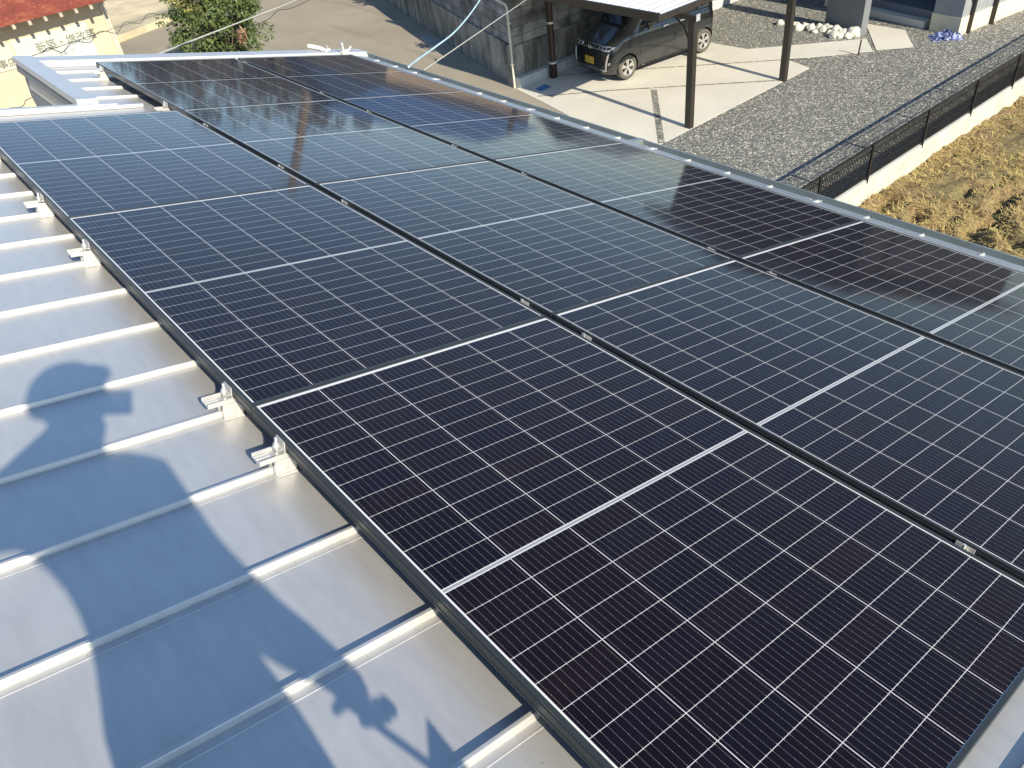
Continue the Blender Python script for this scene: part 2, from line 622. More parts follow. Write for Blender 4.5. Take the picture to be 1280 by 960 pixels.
M['concpole'] = flat('weathered_pole', (0.24, 0.17, 0.11), 0.85, 0, 0.12, 5)

# ------------------------------------------------------------------ roof frame: x = down the slope, y = away along the eaves, z = off the roof
ZO = 5.41763
sn = 0.2425
cs = math.sqrt(1 - sn * sn)
RM = Matrix(((cs, 0, sn, 0), (0, 1, 0, 0), (-sn, 0, cs, ZO), (0, 0, 0, 1)))
PAN, RIBTOP = -0.102, -0.0845


def rp(x, y, z):
    return RM @ Vector((x, y, z))


# ------------------------------------------------------------------ ground
def sheet(name, poly, z, mat, zt=None):
    mb = MB()
    mb.face([(p[0], p[1], z) for p in poly])
    o = mb.build(name, mat)
    if o.data.polygons[0].normal.z < 0:
        o.data.flip_normals()
    return tag(o, kind='structure')


def px(*pts):
    return [tuple(gz(*p)[:2]) for p in pts]


sheet('ground', [(-900, -900), (900, -900), (900, 900), (-900, 900)], -0.30, M['ground'])
sheet('road', [(-14, 7.5), (11.2, 7.5), (12.05, 14.3), (12.12, 14.62), (13.12, 18.2), (14.5, 22.7), (19.0, 38), (30, 75), (-14, 75)], 0.0, M['asphalt'])
sheet('gravel_yard', [(5.0, 5.15), (60, 5.15), (60, 14.6), (17.0, 14.6), (16.2, 9.6), (9.5, 9.6), (5, 9.0)], 0.004, M['gravel'])
drive = px((826, 181), (1012, 85.5), (984, 75), (1091, 64.4), (1083, 49), (950, 60.6), (934, 62), (894, 55))
drive = [(11.05, 9.43)] + drive[0:8] + [(17.35, 14.45), (12.0, 14.45), (11.75, 13.1), (11.3, 11.0)]
mb = MB()
mb.face([(p[0], p[1], 0.014) for p in drive])
n = len(drive)
for k in range(n):
    a, b = drive[k], drive[(k + 1) % n]
    mb.face([(a[0], a[1], -0.05), (b[0], b[1], -0.05), (b[0], b[1], 0.014), (a[0], a[1], 0.014)])
dv = mb.build('driveway', M['drive'])
tag(dv, kind='structure')


def strip(p, q, wd, z, mb):
    a, b = Vector((*p, 0)), Vector((*q, 0))
    d = (b - a).normalized()
    s = Vector((-d.y, d.x, 0)) * wd / 2
    for c in (a - s, b - s, b + s, a + s):
        c.z = z
    mb.face([(*(a - s)[:2], z), (*(b - s)[:2], z), (*(b + s)[:2], z), (*(a + s)[:2], z)])


mb = MB()
j1 = px((672, 121), (700, 119.2), (760, 114), (978, 101))
for a, b in zip(j1, j1[1:]):
    strip(a, b, 0.055, 0.018, mb)
j2 = px((690, 96), (745, 91), (810, 86.5), (1010, 73.5))
for a, b in zip(j2, j2[1:]):
    strip(a, b, 0.045, 0.018, mb)
j3 = px((817.5, 113), (827, 180))
strip(j3[0], j3[1], 0.13, 0.022, mb)
jj = mb.build('joint', M['gravel'], dv)
sheet('path', px((1082, 30), (1131.5, 38.5), (1142, 60), (1095.5, 64)), 0.016, M['path'])
sheet('yard', [(4.2, 31.9), (30, 33.5), (40, 75), (-10, 75), (-10, 31.9)], 0.012, M['yard'])
kb = MB()
kb.prism([(5.4, 29.7), (7.4, 30.0), (10.3, 31.0), (13.5, 32.3), (13.2, 33.4), (9.6, 32.1), (7.6, 31.6), (5.4, 31.4)], -0.1, 0.22)
kb = kb.build('kerb_strip', mat_concrete('old_kerb_concrete', (0.50, 0.44, 0.30), 0.35, 0.9), bevel=0.02)
tag(kb, kind='structure')
# raised ground held by the retaining wall
WL = [(12.12, 14.62), (13.12, 18.2), (14.5, 22.7), (19.0, 38)]
tb = MB()
tb.prism([(12.45, 14.85), (60, 14.85), (60, 70), (27.5, 70), (19.3, 38), (14.8, 22.7), (13.4, 18.2)], -0.2, 1.90)
tag(tb.build('terrace', M['ground']), kind='structure')

# field beside the gravel, lower than the wall, ridged and rutted
ruts = [px((1290, 232), (1262, 245), (1245, 262), (1248, 285), (1268, 305), (1290, 318)), px((1222, 315), (1218, 292), (1232, 275)),
        px((1098, 262), (1112, 248)), px((1146, 275), (1150, 266))]


def seg_d(p, a, b):
    ax, ay = a
    bx, by = b
    dx, dy = bx - ax, by - ay
    L = dx * dx + dy * dy
    t = max(0, min(1, ((p[0] - ax) * dx + (p[1] - ay) * dy) / L)) if L else 0
    return math.hypot(p[0] - ax - t * dx, p[1] - ay - t * dy)


def field_z(x, y):
    z = -0.02 + 0.06 * noise.noise((x * 0.9, y * 0.9, 0)) + 0.05 * noise.noise((x * 3.1, y * 3.1, 4)) + 0.055 * noise.noise((x * 7, y * 7, 9)) + 0.03 * abs(noise.noise((x * 13, y * 13, 2)))
    t = noise.noise((x * 2.0, y * 4.5, 21))
    if t > 0.38:
        z -= (t - 0.38) * 0.35
    if 10.5 < x < 16 and y > -1:
        for r in ruts:
            d = min(seg_d((x, y), a, b) for a, b in zip(r, r[1:]))
            d += 0.05 * noise.noise((x * 6, y * 6, 2))
            if d < 0.16:
                z -= 0.17 * (1 - d / 0.16)
            elif d < 0.34:
                z += 0.06 * (1 - abs(d - 0.25) / 0.09)
    return min(z, 0.16)


mb = MB()
x0, x1, y0, y1, st = 9.5, 24.0, -3.0, 5.06, 0.07
nx, ny = int((x1 - x0) / st) + 1, int((y1 - y0) / st) + 1
for i in range(nx):
    for j in range(ny):
        xx, yy = x0 + i * st, y0 + j * st
        mb.v.append((xx, yy, field_z(xx, yy)))
for i in range(nx - 1):
    for j in range(ny - 1):
        a = i * ny + j
        mb.f.append((a, a + ny, a + ny + 1, a + 1))
        mb.m.append(0)
tag(mb.build('field', M['soil'], smooth=60, merge=False), kind='structure')
mb = MB()
mb.face([(-60, -60, -0.05), (90, -60, -0.05), (90, -3, -0.05), (-60, -3, -0.05)])
mb.face([(24, -3, -0.05), (90, -3, -0.05), (90, 5.06, -0.05), (24, 5.06, -0.05)])
tag(mb.build('farmland', M['soil']), kind='structure')

mb = MB()
for k in range(70000):
    x = 10.5 + rnd.random() * 10.5
    y = 0.8 + rnd.random() * 4.25
    dens = noise.noise((x * 0.8, y * 0.8, 3)) + 0.5 * noise.noise((x * 2.5, y * 2.5, 5))
    if rnd.random() < 0.55 - 0.9 * dens:
        continue
    z = field_z(x, y)
    L = 0.05 + 0.15 * rnd.random() ** 1.8
    a = rnd.random() * 6.283
    el = abs(rnd.gauss(0.12, 0.28))
    d = Vector((math.cos(a) * math.cos(el), math.sin(a) * math.cos(el), math.sin(el)))
    s = Vector((-math.sin(a), math.cos(a), 0)) * (0.003 + 0.004 * rnd.random())
    p = Vector((x, y, z + 0.006))
    q = p + d * L * 0.6
    mb.face([p - s, p + s, q + s * 0.8, q - s * 0.8])
    mb.face([q - s * 0.8, q + s * 0.8, q + d * L * 0.4 - Vector((0, 0, L * 0.12))])
tag(mb.build('dry_grass', M['straw'], merge=False, fixn=False), 'dry straw and grass lying over the ploughed field', 'grass', kind='stuff')

# ------------------------------------------------------------------ the house we stand on
house = empty('house', 'silver standing seam metal roof under the solar panels', 'house')
YF, YN = 6.64, -3.2            # far verge, near verge (roof y)
YL = 5.045                     # where the left part of the roof stops
XE, XR, XN = 3.87, -3.2, 0.74  # eave, ridge side, edge of the far narrow part


def roof_sheet(mb, xa, xb, ya, yb):
    prof = [(ya, PAN)]
    k0 = math.ceil((ya - 0.04 + 0.05) / 0.333)
    k = k0
    while 0.04 + 0.333 * k + 0.05 < yb:
        y = 0.04 + 0.333 * k
        prof += [(y - 0.030, PAN), (y - 0.0285, PAN + 0.0010), (y - 0.0265, PAN + 0.0010), (y - 0.025, PAN), (y - 0.0085, PAN + 0.0005),
                 (y - 0.0076, PAN + 0.005), (y - 0.0084, PAN + 0.0055), (y - 0.0056, RIBTOP - 0.0030), (y - 0.0035, RIBTOP - 0.0006), (y - 0.001, RIBTOP), (y + 0.0045, RIBTOP),
                 (y + 0.0062, RIBTOP - 0.002), (y + 0.0062, PAN + 0.0005), (y + 0.022, PAN)]
        k += 1
    prof.append((yb, PAN))
    nseg = 2
    for a, b in zip(prof, prof[1:]):
        mb.face([rp(xa, a[0], a[1]), rp(xb, a[0], a[1]), rp(xb, b[0], b[1]), rp(xa, b[0], b[1])])
    # rib ends
    k = k0
    while 0.04 + 0.333 * k + 0.05 < yb:
        y = 0.04 + 0.333 * k
        for xx in (xa, xb):
            mb.face([rp(xx, y - 0.011, PAN), rp(xx, y + 0.0078, PAN), rp(xx, y + 0.0078, RIBTOP - 0.001), rp(xx, y - 0.005, RIBTOP - 0.001)])
        k += 1


mb = MB()
roof_sheet(mb, XR, XE, YN, YL)
roof_sheet(mb, XN, XE, YL, YF)
# slab below the sheet
for (xa, xb, ya, yb) in ((XR, XE - 0.01, YN, YL), (XN, XE - 0.01, YL, YF)):
    c = [rp(xa, ya, PAN - 0.004), rp(xb, ya, PAN - 0.004), rp(xb, yb, PAN - 0.004), rp(xa, yb, PAN - 0.004)]
    d = [rp(xa, ya, PAN - 0.16), rp(xb, ya, PAN - 0.16), rp(xb, yb, PAN - 0.16), rp(xa, yb, PAN - 0.16)]
    mb.face(d[::-1])
    for k in range(4):
        j = (k + 1) % 4
        mb.face([d[k], d[j], c[j], c[k]])
roof = mb.build('roof', M['roof'], house, fixn=False)


def rbox(name, a, b, mat, parent, bevel=0.004):
    m = MB()
    m.box(a, b, 0, RM)
    return m.build(name, mat, parent, bevel=bevel)


# verge trims, cap of the notch, ledge of the near part
m = MB()
m.box((0.838, YF, PAN - 0.17), (XE + 0.03, YF + 0.20, -0.052), 0, RM)
m.box((0.838, YF - 0.035, PAN + 0.001), (XE + 0.02, YF, -0.070), 0, RM)
m.build('verge_trim', M['trim'], house, bevel=0.006)
m = MB()
m.box((XR, YL + 0.003, PAN - 0.17), (0.94, YL + 0.06, -0.070), 0, RM)
m.box((XR, YL - 0.03, PAN + 0.001), (1.10, YL + 0.0025, -0.074), 0, RM)
m.build('verge_trim', M['trim'], house, bevel=0.006)
m = MB()
m.box((0.698, YL + 0.062, -0.092), (0.836, YF + 0.20, -0.042), 0, RM)
cap = m.build('cap', M['trim'], house, bevel=0.005)
m = MB()
m.box((0.712, YL + 0.064, -0.16), (0.737, YF + 0.19, -0.0925), 0, RM)
m.build('fascia', M['trim_dark'], cap)
m = MB()
m.box((XR, YN - 0.05, PAN - 0.17), (XE, YN, -0.03), 0, RM)
m.build('verge_trim', M['trim'], house, bevel=0.006)
m = MB()
m.box((XR - 0.05, YN - 0.05, PAN - 0.2), (XR + 0.14, YL + 0.065, -0.03), 0, RM)
m.build('ridge_cap', M['trim'], house, bevel=0.006)
# gutter: open channel below the eave
gp = [(3.905, -0.112), (3.905, -0.215), (4.082, -0.215), (4.082, -0.122), (4.095, -0.122), (4.095, -0.115), (4.076, -0.115), (4.076, -0.160), (3.913, -0.160), (3.913, -0.112)]
m = MB()
m.extr([rp(x, 0, z) for x, z in gp], ((0, YN - 0.05, 0), (0, YF + 0.30, 0)))
gut = m.build('gutter', M['gutter'], house)
for yy in (YN - 0.05, YF + 0.295):
    m = MB()
    m.box((3.90, yy, -0.217), (4.10, yy + 0.006, -0.108), 0, RM)
    m.build('end_cap', M['gutter'], gut)
m = MB()
m.extr([rp(x, 0, z) for x, z in ((3.70, -0.1008), (3.70, RIBTOP + 0.001), (3.795, RIBTOP + 0.001), (3.83, PAN + 0.004), (3.90, PAN + 0.003), (3.90, PAN - 0.03), (3.888, PAN - 0.03), (3.888, -0.1008))], ((0, YN, 0), (0, YF - 0.04, 0)))
m.build('eave_trim', M['eave'], house, bevel=0.004)
k = -9
while 0.04 + 0.333 * k < YF:
    if k % 4 == 0:
        y = 0.04 + 0.333 * k
        m = MB()
        m.box((3.845, y - 0.010, PAN + 0.0045), (3.905, y + 0.010, PAN + 0.010), 0, RM)
        m.build('gutter_bracket', M['alu'], gut, bevel=0.002)
        m = MB()
        y += rnd.uniform(0.05, 0.12)
        m.box((3.86, y - 0.022, PAN + 0.0045), (3.88, y + 0.022, PAN + 0.0085), 0, RM)
        m.build('gutter_bracket', M['alu'], gut, bevel=0.002)
    k += 1
m = MB()
m.box((3.93, 2.98, -0.217), (4.10, 3.03, -0.112), 0, RM)
m.build('gutter_joint', M['gutter'], gut)
# walls below
m = MB()
pl = [(-2.95, -2.9), (3.35, -2.9), (3.35, 6.45), (0.92, 6.45), (0.92, 4.9), (-2.95, 4.9)]


def under(x):
    return ZO - sn / cs * x - 0.255


hi = [(x, y, under(x)) for x, y in pl]
lo = [(x, y, -0.1) for x, y in pl]
for k in range(6):
    j = (k + 1) % 6
    m.face([lo[k], lo[j], hi[j], hi[k]])
m.build('wall', M['wall_house'], house)
# upstand wall under the cap of the notch, stepped at the far end
m = MB()
pts = [(YL + 0.065, -0.165), (YF + 0.15, -0.165), (YF + 0.05, -0.32), (YF - 0.20, -0.44), (YF - 0.42, -0.66), (YF - 0.62, -0.70), (YF - 0.95, -1.05), (YF - 1.15, -2.3), (YL + 0.065, -2.3)]
A = [RM @ Vector((0.745, y, z)) for y, z in pts]
B = [RM @ Vector((0.80, y, z)) for y, z in pts]
m.face(A)
m.face(B[::-1])
for k in range(len(pts)):
    j = (k + 1) % len(pts)
    m.face([A[k], A[j], B[j], B[k]])
m.build('side_wall', M['trim_dark'], house)

# ------------------------------------------------------------------ solar panels
PU, PV, PL, PW = 0.0719, 0.184, 1.771, 1.1656


def make_panel():
    t = empty('solar_panel', '', 'solar panel', group='solar panels on the metal roof')
    xa, xb, ya, yb = -0.0155, 1.1185, -0.8800, 0.8860
    lip, h = 0.0105, 0.035
    m = MB()
    for (a, b) in (((xa, ya, -h), (xa + lip, yb, 0.0022)), ((xb - lip, ya, -h), (xb, yb, 0.0022)),
                   ((xa + lip, ya, -h), (xb - lip, ya + lip, 0.0018)), ((xa + lip, yb - lip + 0.004, -h), (xb - lip, yb, 0.0018))):
        m.box(a, b)
    # inner foot flange and outer groove of the profile
    for (a, b) in (((xa + lip, ya + lip, -h), (xa + 0.03, yb - lip, -h + 0.002)), ((xb - 0.03, ya + lip, -h), (xb - lip, yb - lip, -h + 0.002))):
        m.box(a, b)
    for x_ in (xa - 0.0016, xb):
        m.box((x_, ya + 0.002, -0.012), (x_ + 0.0016, yb - 0.002, -0.007))
        m.box((x_, ya + 0.002, -0.034), (x_ + 0.0016, yb - 0.002, -0.029))
    m.build('frame', M['frame'], t, bevel=0.0006, merge=False)
    m = MB()
    m.box((xa + lip - 0.001, ya + lip - 0.001, -0.006), (xb - lip + 0.001, yb - lip + 0.005, 0.0))
    m.build('glass', M['cells'], t)
    return t


RN = ['left', 'middle', 'right']
plabels = {
    (0, 0): 'nearest solar panel of the left row, filling the bottom right of the photo',
    (0, 1): 'second solar panel of the left row, between the clamps at mid left',
    (0, 2): 'farthest solar panel of the left row, cut by the photo edge at the white ledge',
    (1, 0): 'nearest solar panel of the middle row, running off the right edge',
    (1, 1): 'second solar panel of the middle row, at the centre of the photo',
    (1, 2): 'third solar panel of the middle row, with the pole mirrored in it',
    (1, 3): 'farthest solar panel of the middle row, beside the narrow ribbed roof and notch cap',
    (2, 0): 'nearest solar panel of the right row, along the gutter at the right edge',
    (2, 1): 'second solar panel of the right row, mirroring the dark house beside the gutter',
    (2, 2): 'third solar panel of the right row, mirroring tan and blue beside the gutter',
    (2, 3): 'farthest solar panel of the right row, at the far roof corner',
}
proto = make_panel()
first = True
for r in range(3):
    for k in range(4):
        if (r, k) not in plabels:
            continue
        mt = RM @ Matrix.Translation((r * PW, k * PL, 0))
        if first:
            proto.matrix_world = mt
            proto['label'] = plabels[(r, k)]
            first = False
        else:
            dup(proto, plabels[(r, k)], M=mt)


# clamps gripping the roof ribs and holding the panel edges; origin at the bolt, on the rib
def make_clamp():
    t = empty('panel_clamp', '', 'clamp', group='aluminium clamps on the roof ribs')
    m = MB()
    # saddle round the rib
    m.box((-0.018, -0.029, PAN + 0.001), (0.042, -0.0125, -0.060))
    m.box((-0.018, 0.0095, PAN + 0.001), (0.042, 0.029, -0.060))
    m.box((-0.018, -0.029, -0.060), (0.042, 0.029, -0.053))
    m.box((-0.016, -0.038, PAN + 0.0012), (0.040, -0.029, PAN + 0.006))
    m.build('saddle', M['alu'], t, bevel=0.0012, merge=False)
    m = MB()
    # ribbed tray pointing up the slope, with two raised lips
    m.box((-0.060, -0.026, -0.0525), (0.040, 0.026, -0.047))
    m.box((-0.060, -0.026, -0.047), (0.040, -0.0215, -0.038))
    m.box((-0.060, 0.0215, -0.047), (0.040, 0.026, -0.038))
    for q in (-0.012, 0.0, 0.012):
        m.box((-0.059, q - 0.0018, -0.047), (-0.02, q + 0.0018, -0.044))
    m.box((0.012, -0.024, -0.047), (0.0145, 0.024, -0.004))
    m.build('tray', M['alu'], t, bevel=0.0008, merge=False)
    m = MB()
    m.tube([(0, 0, -0.047), (0, 0, 0.004)], 0.0045, 10)
    m.tube([(0, 0, -0.022), (0, 0, -0.0135)], 0.0085, 6)
    m.tube([(0, 0, -0.0245), (0, 0, -0.022)], 0.0105, 14)
    m.box((-0.0075, -0.013, -0.034), (0.0125, 0.013, -0.030))
    m.build('bolt', M['steel'], t, smooth=40, merge=False)
    for y_ in (-0.0285, 0.0285):
        m = MB()
        m.tube([(0.012, y_, -0.082), (0.012, y_ * 1.22, -0.082)], 0.0065, 6)
        m.build('side_bolt', M['steel'], t, merge=False)
    return t


cl = make_clamp()
first = True
us = [0.63, -0.71, -1.04, -2.37, -3.04, -4.04, -4.70, -6.03]
pname = {0.63: 'near end of the nearest', -0.71: 'far end of the nearest', -1.04: 'near end of the second', -2.37: 'far end of the second',
         -3.04: 'near end of the third', -4.04: 'far end of the third', -4.70: 'near end of the farthest', -6.03: 'far end of the farthest'}
edges = [('left edge of the left row', -0.0155 - 0.0155, us[:6]), ('gap between left and middle rows', 1.1185 + 0.0155, us),
         ('gap between middle and right rows', PW + 1.1185 + 0.0155, us), ('gutter side of the right row', 2 * PW + 1.1185 + 0.016, us)]
for ename, xx, lst in edges:
    for u in lst:
        yk = 0.04 + 0.333 * round((-u - 0.04) / 0.333)
        mt = RM @ Matrix.Translation((xx, yk, 0))
        lab = 'aluminium clamp at the %s, %s panel' % (ename, pname[u])
        if u in (-4.70, -6.03) and 'left and middle' in ename:
            lab = 'aluminium clamp on the bare ribbed roof, %s panel' % pname[u]
        if first:
            cl.matrix_world = mt
            cl['label'] = lab
            first = False
        else:
            dup(cl, lab, M=mt)

# white tube stub leaning on the far verge, and the small white block in the far corner
tb = empty('cable_inlet', 'short white tube leaning over the far roof verge', 'pipe', rp(3.42, YF + 0.08, -0.03))
tb.scale = (0.55, 0.55, 0.55)
m = MB()
m.tube([(0.05, -0.05, -0.03), (0.0, 0.04, 0.01), (-0.07, 0.17, 0.035), (-0.115, 0.26, 0.045)], [0.03, 0.034, 0.036, 0.037], 14)
m.build('tube', M['whitepvc'], tb, smooth=40)
m = MB()
m.box((0.02, -0.09, -0.05), (0.13, -0.02, 0.0))
m.tube([(0.09, -0.05, 0.0), (0.10, -0.05, 0.06)], 0.008, 8)
m.build('bracket', M['alu'], tb, bevel=0.004)
tb = empty('corner_bracket', 'small white bracket standing at the far roof corner by the gutter', 'bracket', rp(3.60, YF - 0.03, 0))
m = MB()
m.box((-0.03, -0.03, -0.10), (0.03, 0.03, -0.02))
m.box((-0.02, -0.02, -0.02), (0.0, 0.02, 0.05))
m.tube([(0.03, 0, -0.06), (0.10, 0.02, -0.02)], 0.012, 8)
m.build('body', M['alu'], tb, bevel=0.003)

# ------------------------------------------------------------------ retaining wall, its curb, pipes
wl = empty('retaining_wall', 'stained block retaining wall with concrete footing at the road corner', 'wall', (12.12, 14.6, 0))


def wall_run(mb, pts, th, z0, z1, batter=0.0, m=0):
    for a, b in zip(pts, pts[1:]):
        A, B = Vector((*a, 0)), Vector((*b, 0))
        d = (B - A).normalized()
        nn = Vector((d.y, -d.x, 0)) * th
        o = wl.location
        q = [A, B, B + nn, A + nn]
        mb.prism([((p - o).x, (p - o).y) for p in q], z0, z1, m)


m = MB()
wall_run(m, [(12.12, 14.62), (60, 14.62)][::-1], 0.30, -0.2, 0.95)
m.build('footing', M['wallconc'], wl)
m = MB()
wall_run(m, [(12.14, 14.66), (13.14, 18.22), (14.52, 22.72), (19.0, 38)], 0.30, -0.2, 0.952)
m.build('footing', M['wallconc'], wl)
m = MB()
wall_run(m, [(12.20, 14.66), (60, 14.66)][::-1], 0.16, 0.951, 2.0)
m.build('blockwork', M['block_x'], wl)
m = MB()
wall_run(m, [(12.21, 14.70), (13.20, 18.22), (14.58, 22.72), (19.06, 38)], 0.16, 0.953, 1.998)
m.build('blockwork', M['block_y'], wl)
cb = empty('curb_wall', 'low pale block curb along the foot of the retaining wall', 'curb', (12.1, 14.5, 0))
m = MB()
x = 0.0
while x < 12:
    m.box((x, -0.10, -0.05), (x + 0.392, 0.105, 0.245))
    x += 0.40
m.build('blocks', M['curb'], cb, bevel=0.006, merge=False)
pp = empty('steel_pole', 'tall dark brown pole with pale straps in front of the block wall', 'pole', (13.10, 14.27, 0))
m = MB()
m.tube([(0, 0, 0), (0, 0, 5.6)], 0.078, 16)
m.tube([(0, 0, 0.0), (0, 0, 0.34)], 0.098, 16)
m.build('shaft', M['brownpole'], pp, smooth=40)
for z in (0.36, 1.30, 3.2):
    m = MB()
    m.tube([(0, 0, z), (0, 0, z + 0.045)], 0.084 if z > 0.5 else 0.102, 16)
    m.build('strap', M['band'], pp, smooth=40)
cp = empty('corner_conduit', 'cream conduit running up the corner of the block wall', 'pipe', (12.06, 14.54, 0))
m = MB()
m.tube([(-0.01, 0.03, 0.0), (-0.01, 0.03, 1.86), (-0.03, 0.06, 1.95), (-0.10, 0.12, 2.0), (-0.02, 0.55, 2.06)], 0.028, 10)
m.build('tube', M['creampipe'], cp, smooth=50)
m = MB()
for z in (0.55, 1.0, 1.5):
    m.box((-0.045, -0.005, z), (0.03, 0.065, z + 0.03))
m.build('bracket', M['creampipe'], cp)
# lids in the paving
q = px((669.5, 112), (681, 106.3), (689.3, 109.3), (675.8, 115.2))
m = MB()
m.prism(q, 0.0, 0.026)
tag(m.build('meter_lid', M['bluelid']), 'blue rectangular lid set in the shaded driveway', 'lid')
q = px((526, 48), (536, 44.5), (552, 55), (541, 60.5))
m = MB()
m.prism(q, -0.02, 0.055)
tag(m.build('drain_cover', mat_concrete('drain_cover_concrete', (0.30, 0.30, 0.28), 0.2, 3.0), bevel=0.008), 'grey concrete drain cover in the shade at the wall foot', 'cover')


# ------------------------------------------------------------------ foliage
def leaf_cloud(mb, c, rad, count, size, rs, flat_=1.0, shell=0.55, mi=0):
    c = Vector(c)
    for _ in range(count):
        while True:
            d = Vector((rs.uniform(-1, 1), rs.uniform(-1, 1), rs.uniform(-1, 1)))
            if 0.05 < d.length <= 1:
                break
        d = d.normalized() * (shell + (1 - shell) * rs.random()) if rs.random() < 0.7 else d
        p = c + Vector((d.x * rad[0], d.y * rad[1], d.z * rad[2]))
        n = (d + Vector((rs.uniform(-1, 1), rs.uniform(-1, 1), rs.uniform(-0.2, 1.3))) * 0.9).normalized()
        a = n.orthogonal().normalized()
        a = Matrix.Rotation(rs.random() * 6.28, 3, n) @ a
        b = n.cross(a)
        s = size * rs.uniform(0.6, 1.4)
        mb.face([p - a * s, p - b * s * 0.45, p + a * s, p + b * s * 0.45], mi)


bs = random.Random(3)
bush = empty('bush', 'bushy green shrub with yellowing top by the road beyond the roof', 'shrub', (8.05, 22.4, 0))
bush.scale = (0.82, 0.82, 0.92)
m = MB()
for k in range(125):
    while True:
        d = Vector((bs.uniform(-1, 1), bs.uniform(-1, 1), bs.uniform(-1.05, 1.15)))
        if d.length < 1.12:
            break
    c = Vector((d.x * 1.45, d.y * 1.3, 1.75 + d.z * 1.3))
    r = bs.uniform(0.22, 0.46)
    leaf_cloud(m, c, (r, r, r * 0.9), 120, 0.06, bs, mi=1 if (d.z > 0.45 and bs.random() < 0.6) else 0)
for k in range(40):       # sprigs sticking out
    a = bs.random() * 6.28
    e = bs.uniform(0.0, 1.3)
    d = Vector((math.cos(a) * math.cos(e), math.sin(a) * math.cos(e), math.sin(e)))
    for q in range(5):
        c = Vector((0, 0, 1.75)) + Vector((d.x * 1.45, d.y * 1.3, d.z * 1.35)) * (0.9 + 0.09 * q)
        leaf_cloud(m, c, (0.09, 0.09, 0.09), 9, 0.05, bs)
m.build('foliage', [M['leaf_bush'], M['leaf_yellow']], bush, merge=False, fixn=False)
m = MB()
leaf_cloud(m, (0.25, -1.25, 1.35), (0.2, 0.16, 0.3), 130, 0.055, bs)
m.build('withered_foliage', M['leaf_brown'], bush, merge=False, fixn=False)
m = MB()
for k in range(16):
    a = bs.random() * 6.28
    r = bs.uniform(0.5, 1.1)
    m.tube([(0.08 * math.cos(a), 0.08 * math.sin(a), -0.1), (0.4 * r * math.cos(a), 0.4 * r * math.sin(a), 0.9), (1.15 * r * math.cos(a), 1.05 * r * math.sin(a), 2.1 + bs.uniform(-0.4, 0.6))], [0.04, 0.025, 0.008], 6)
m.build('stem', M['bark'], bush, smooth=50)


def hedge(name, label, loc, rx, ry, rz, n, size, mat, seed, group=None):
    rs = random.Random(seed)
    t = empty(name, label, 'shrub', loc, group)
    m = MB()
    for k in range(n):
        c = (rs.uniform(-rx, rx), rs.uniform(-ry, ry), rz * rs.uniform(0.35, 1.0))
        r = rs.uniform(0.18, 0.34)
        leaf_cloud(m, c, (r, r, r), 60, size, rs)
    m.build('foliage', mat, t, merge=False, fixn=False)
    m = MB()
    for k in range(5):
        x, y = rs.uniform(-rx, rx) * 0.8, rs.uniform(-ry, ry) * 0.8
        m.tube([(x, y, -0.05), (x * 1.05, y * 1.05, rz * 0.8)], [0.025, 0.01], 6)
    m.build('stem', M['bark'], t)
    return t


hedge('shrub', 'dark leafy shrub on the terrace behind the block wall corner', (13.3, 15.5, 1.9), 0.9, 0.45, 0.75, 26, 0.06, M['leaf_dark'], 11, 'shrubs above the retaining wall')
hedge('shrub', 'dark leafy shrub on the terrace behind the brown pole', (15.4, 15.6, 1.9), 1.0, 0.5, 0.9, 26, 0.06, M['leaf_dark'], 12, 'shrubs above the retaining wall')
hedge('shrub', 'dark shrub overhanging the shaded side of the block wall above the road', (14.9, 22.3, 1.9), 0.5, 1.6, 0.75, 30, 0.06, M['leaf_dark'], 13, 'shrubs above the retaining wall')

# ------------------------------------------------------------------ carport
cpz = 2.36
ca = empty('carport', 'dark carport with white ribbed roof over the parked van', 'carport', (12.54, 9.47, 0))
XA, XB, YA, YB = 11.80 - 12.54, 17.6 - 12.54, 9.70 - 9.47, 14.25 - 9.47
slope = 0.03
m = MB()
yk = YA + 0.06
k = 0
while yk < YB - 0.06:
    # folded plate: raised flats and narrow valleys running the length of the roof
    z = cpz - 0.02 + slope * (yk - YA)
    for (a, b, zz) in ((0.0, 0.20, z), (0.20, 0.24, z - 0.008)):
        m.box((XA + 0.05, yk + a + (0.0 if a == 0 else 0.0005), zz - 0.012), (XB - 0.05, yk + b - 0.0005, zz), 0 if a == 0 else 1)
    yk += 0.24
m.face([(XA + 0.04, YA + 0.03, cpz - 0.047), (XB - 0.04, YA + 0.03, cpz - 0.047), (XB - 0.04, YB - 0.03, cpz - 0.047 + slope * (YB - YA)), (XA + 0.04, YB - 0.03, cpz - 0.047 + slope * (YB - YA))])
m.build('roof_sheet', [M['polyroof'], M['valley']], ca, merge=False)
m = MB()
zt = cpz + 0.015
m.box((XA, YA, zt - 0.11), (XA + 0.05, YB, zt + 0.05))
m.box((XB - 0.05, YA, zt - 0.11), (XB, YB, zt + 0.05))
m.box((XA + 0.0505, YA, zt - 0.10), (XB - 0.0505, YA + 0.045, zt + 0.012))
m.box((XA + 0.0505, YB - 0.045, zt - 0.12), (XB - 0.0505, YB, zt + 0.13))
m.build('fascia', M['darkbronze'], ca, bevel=0.004, merge=False)
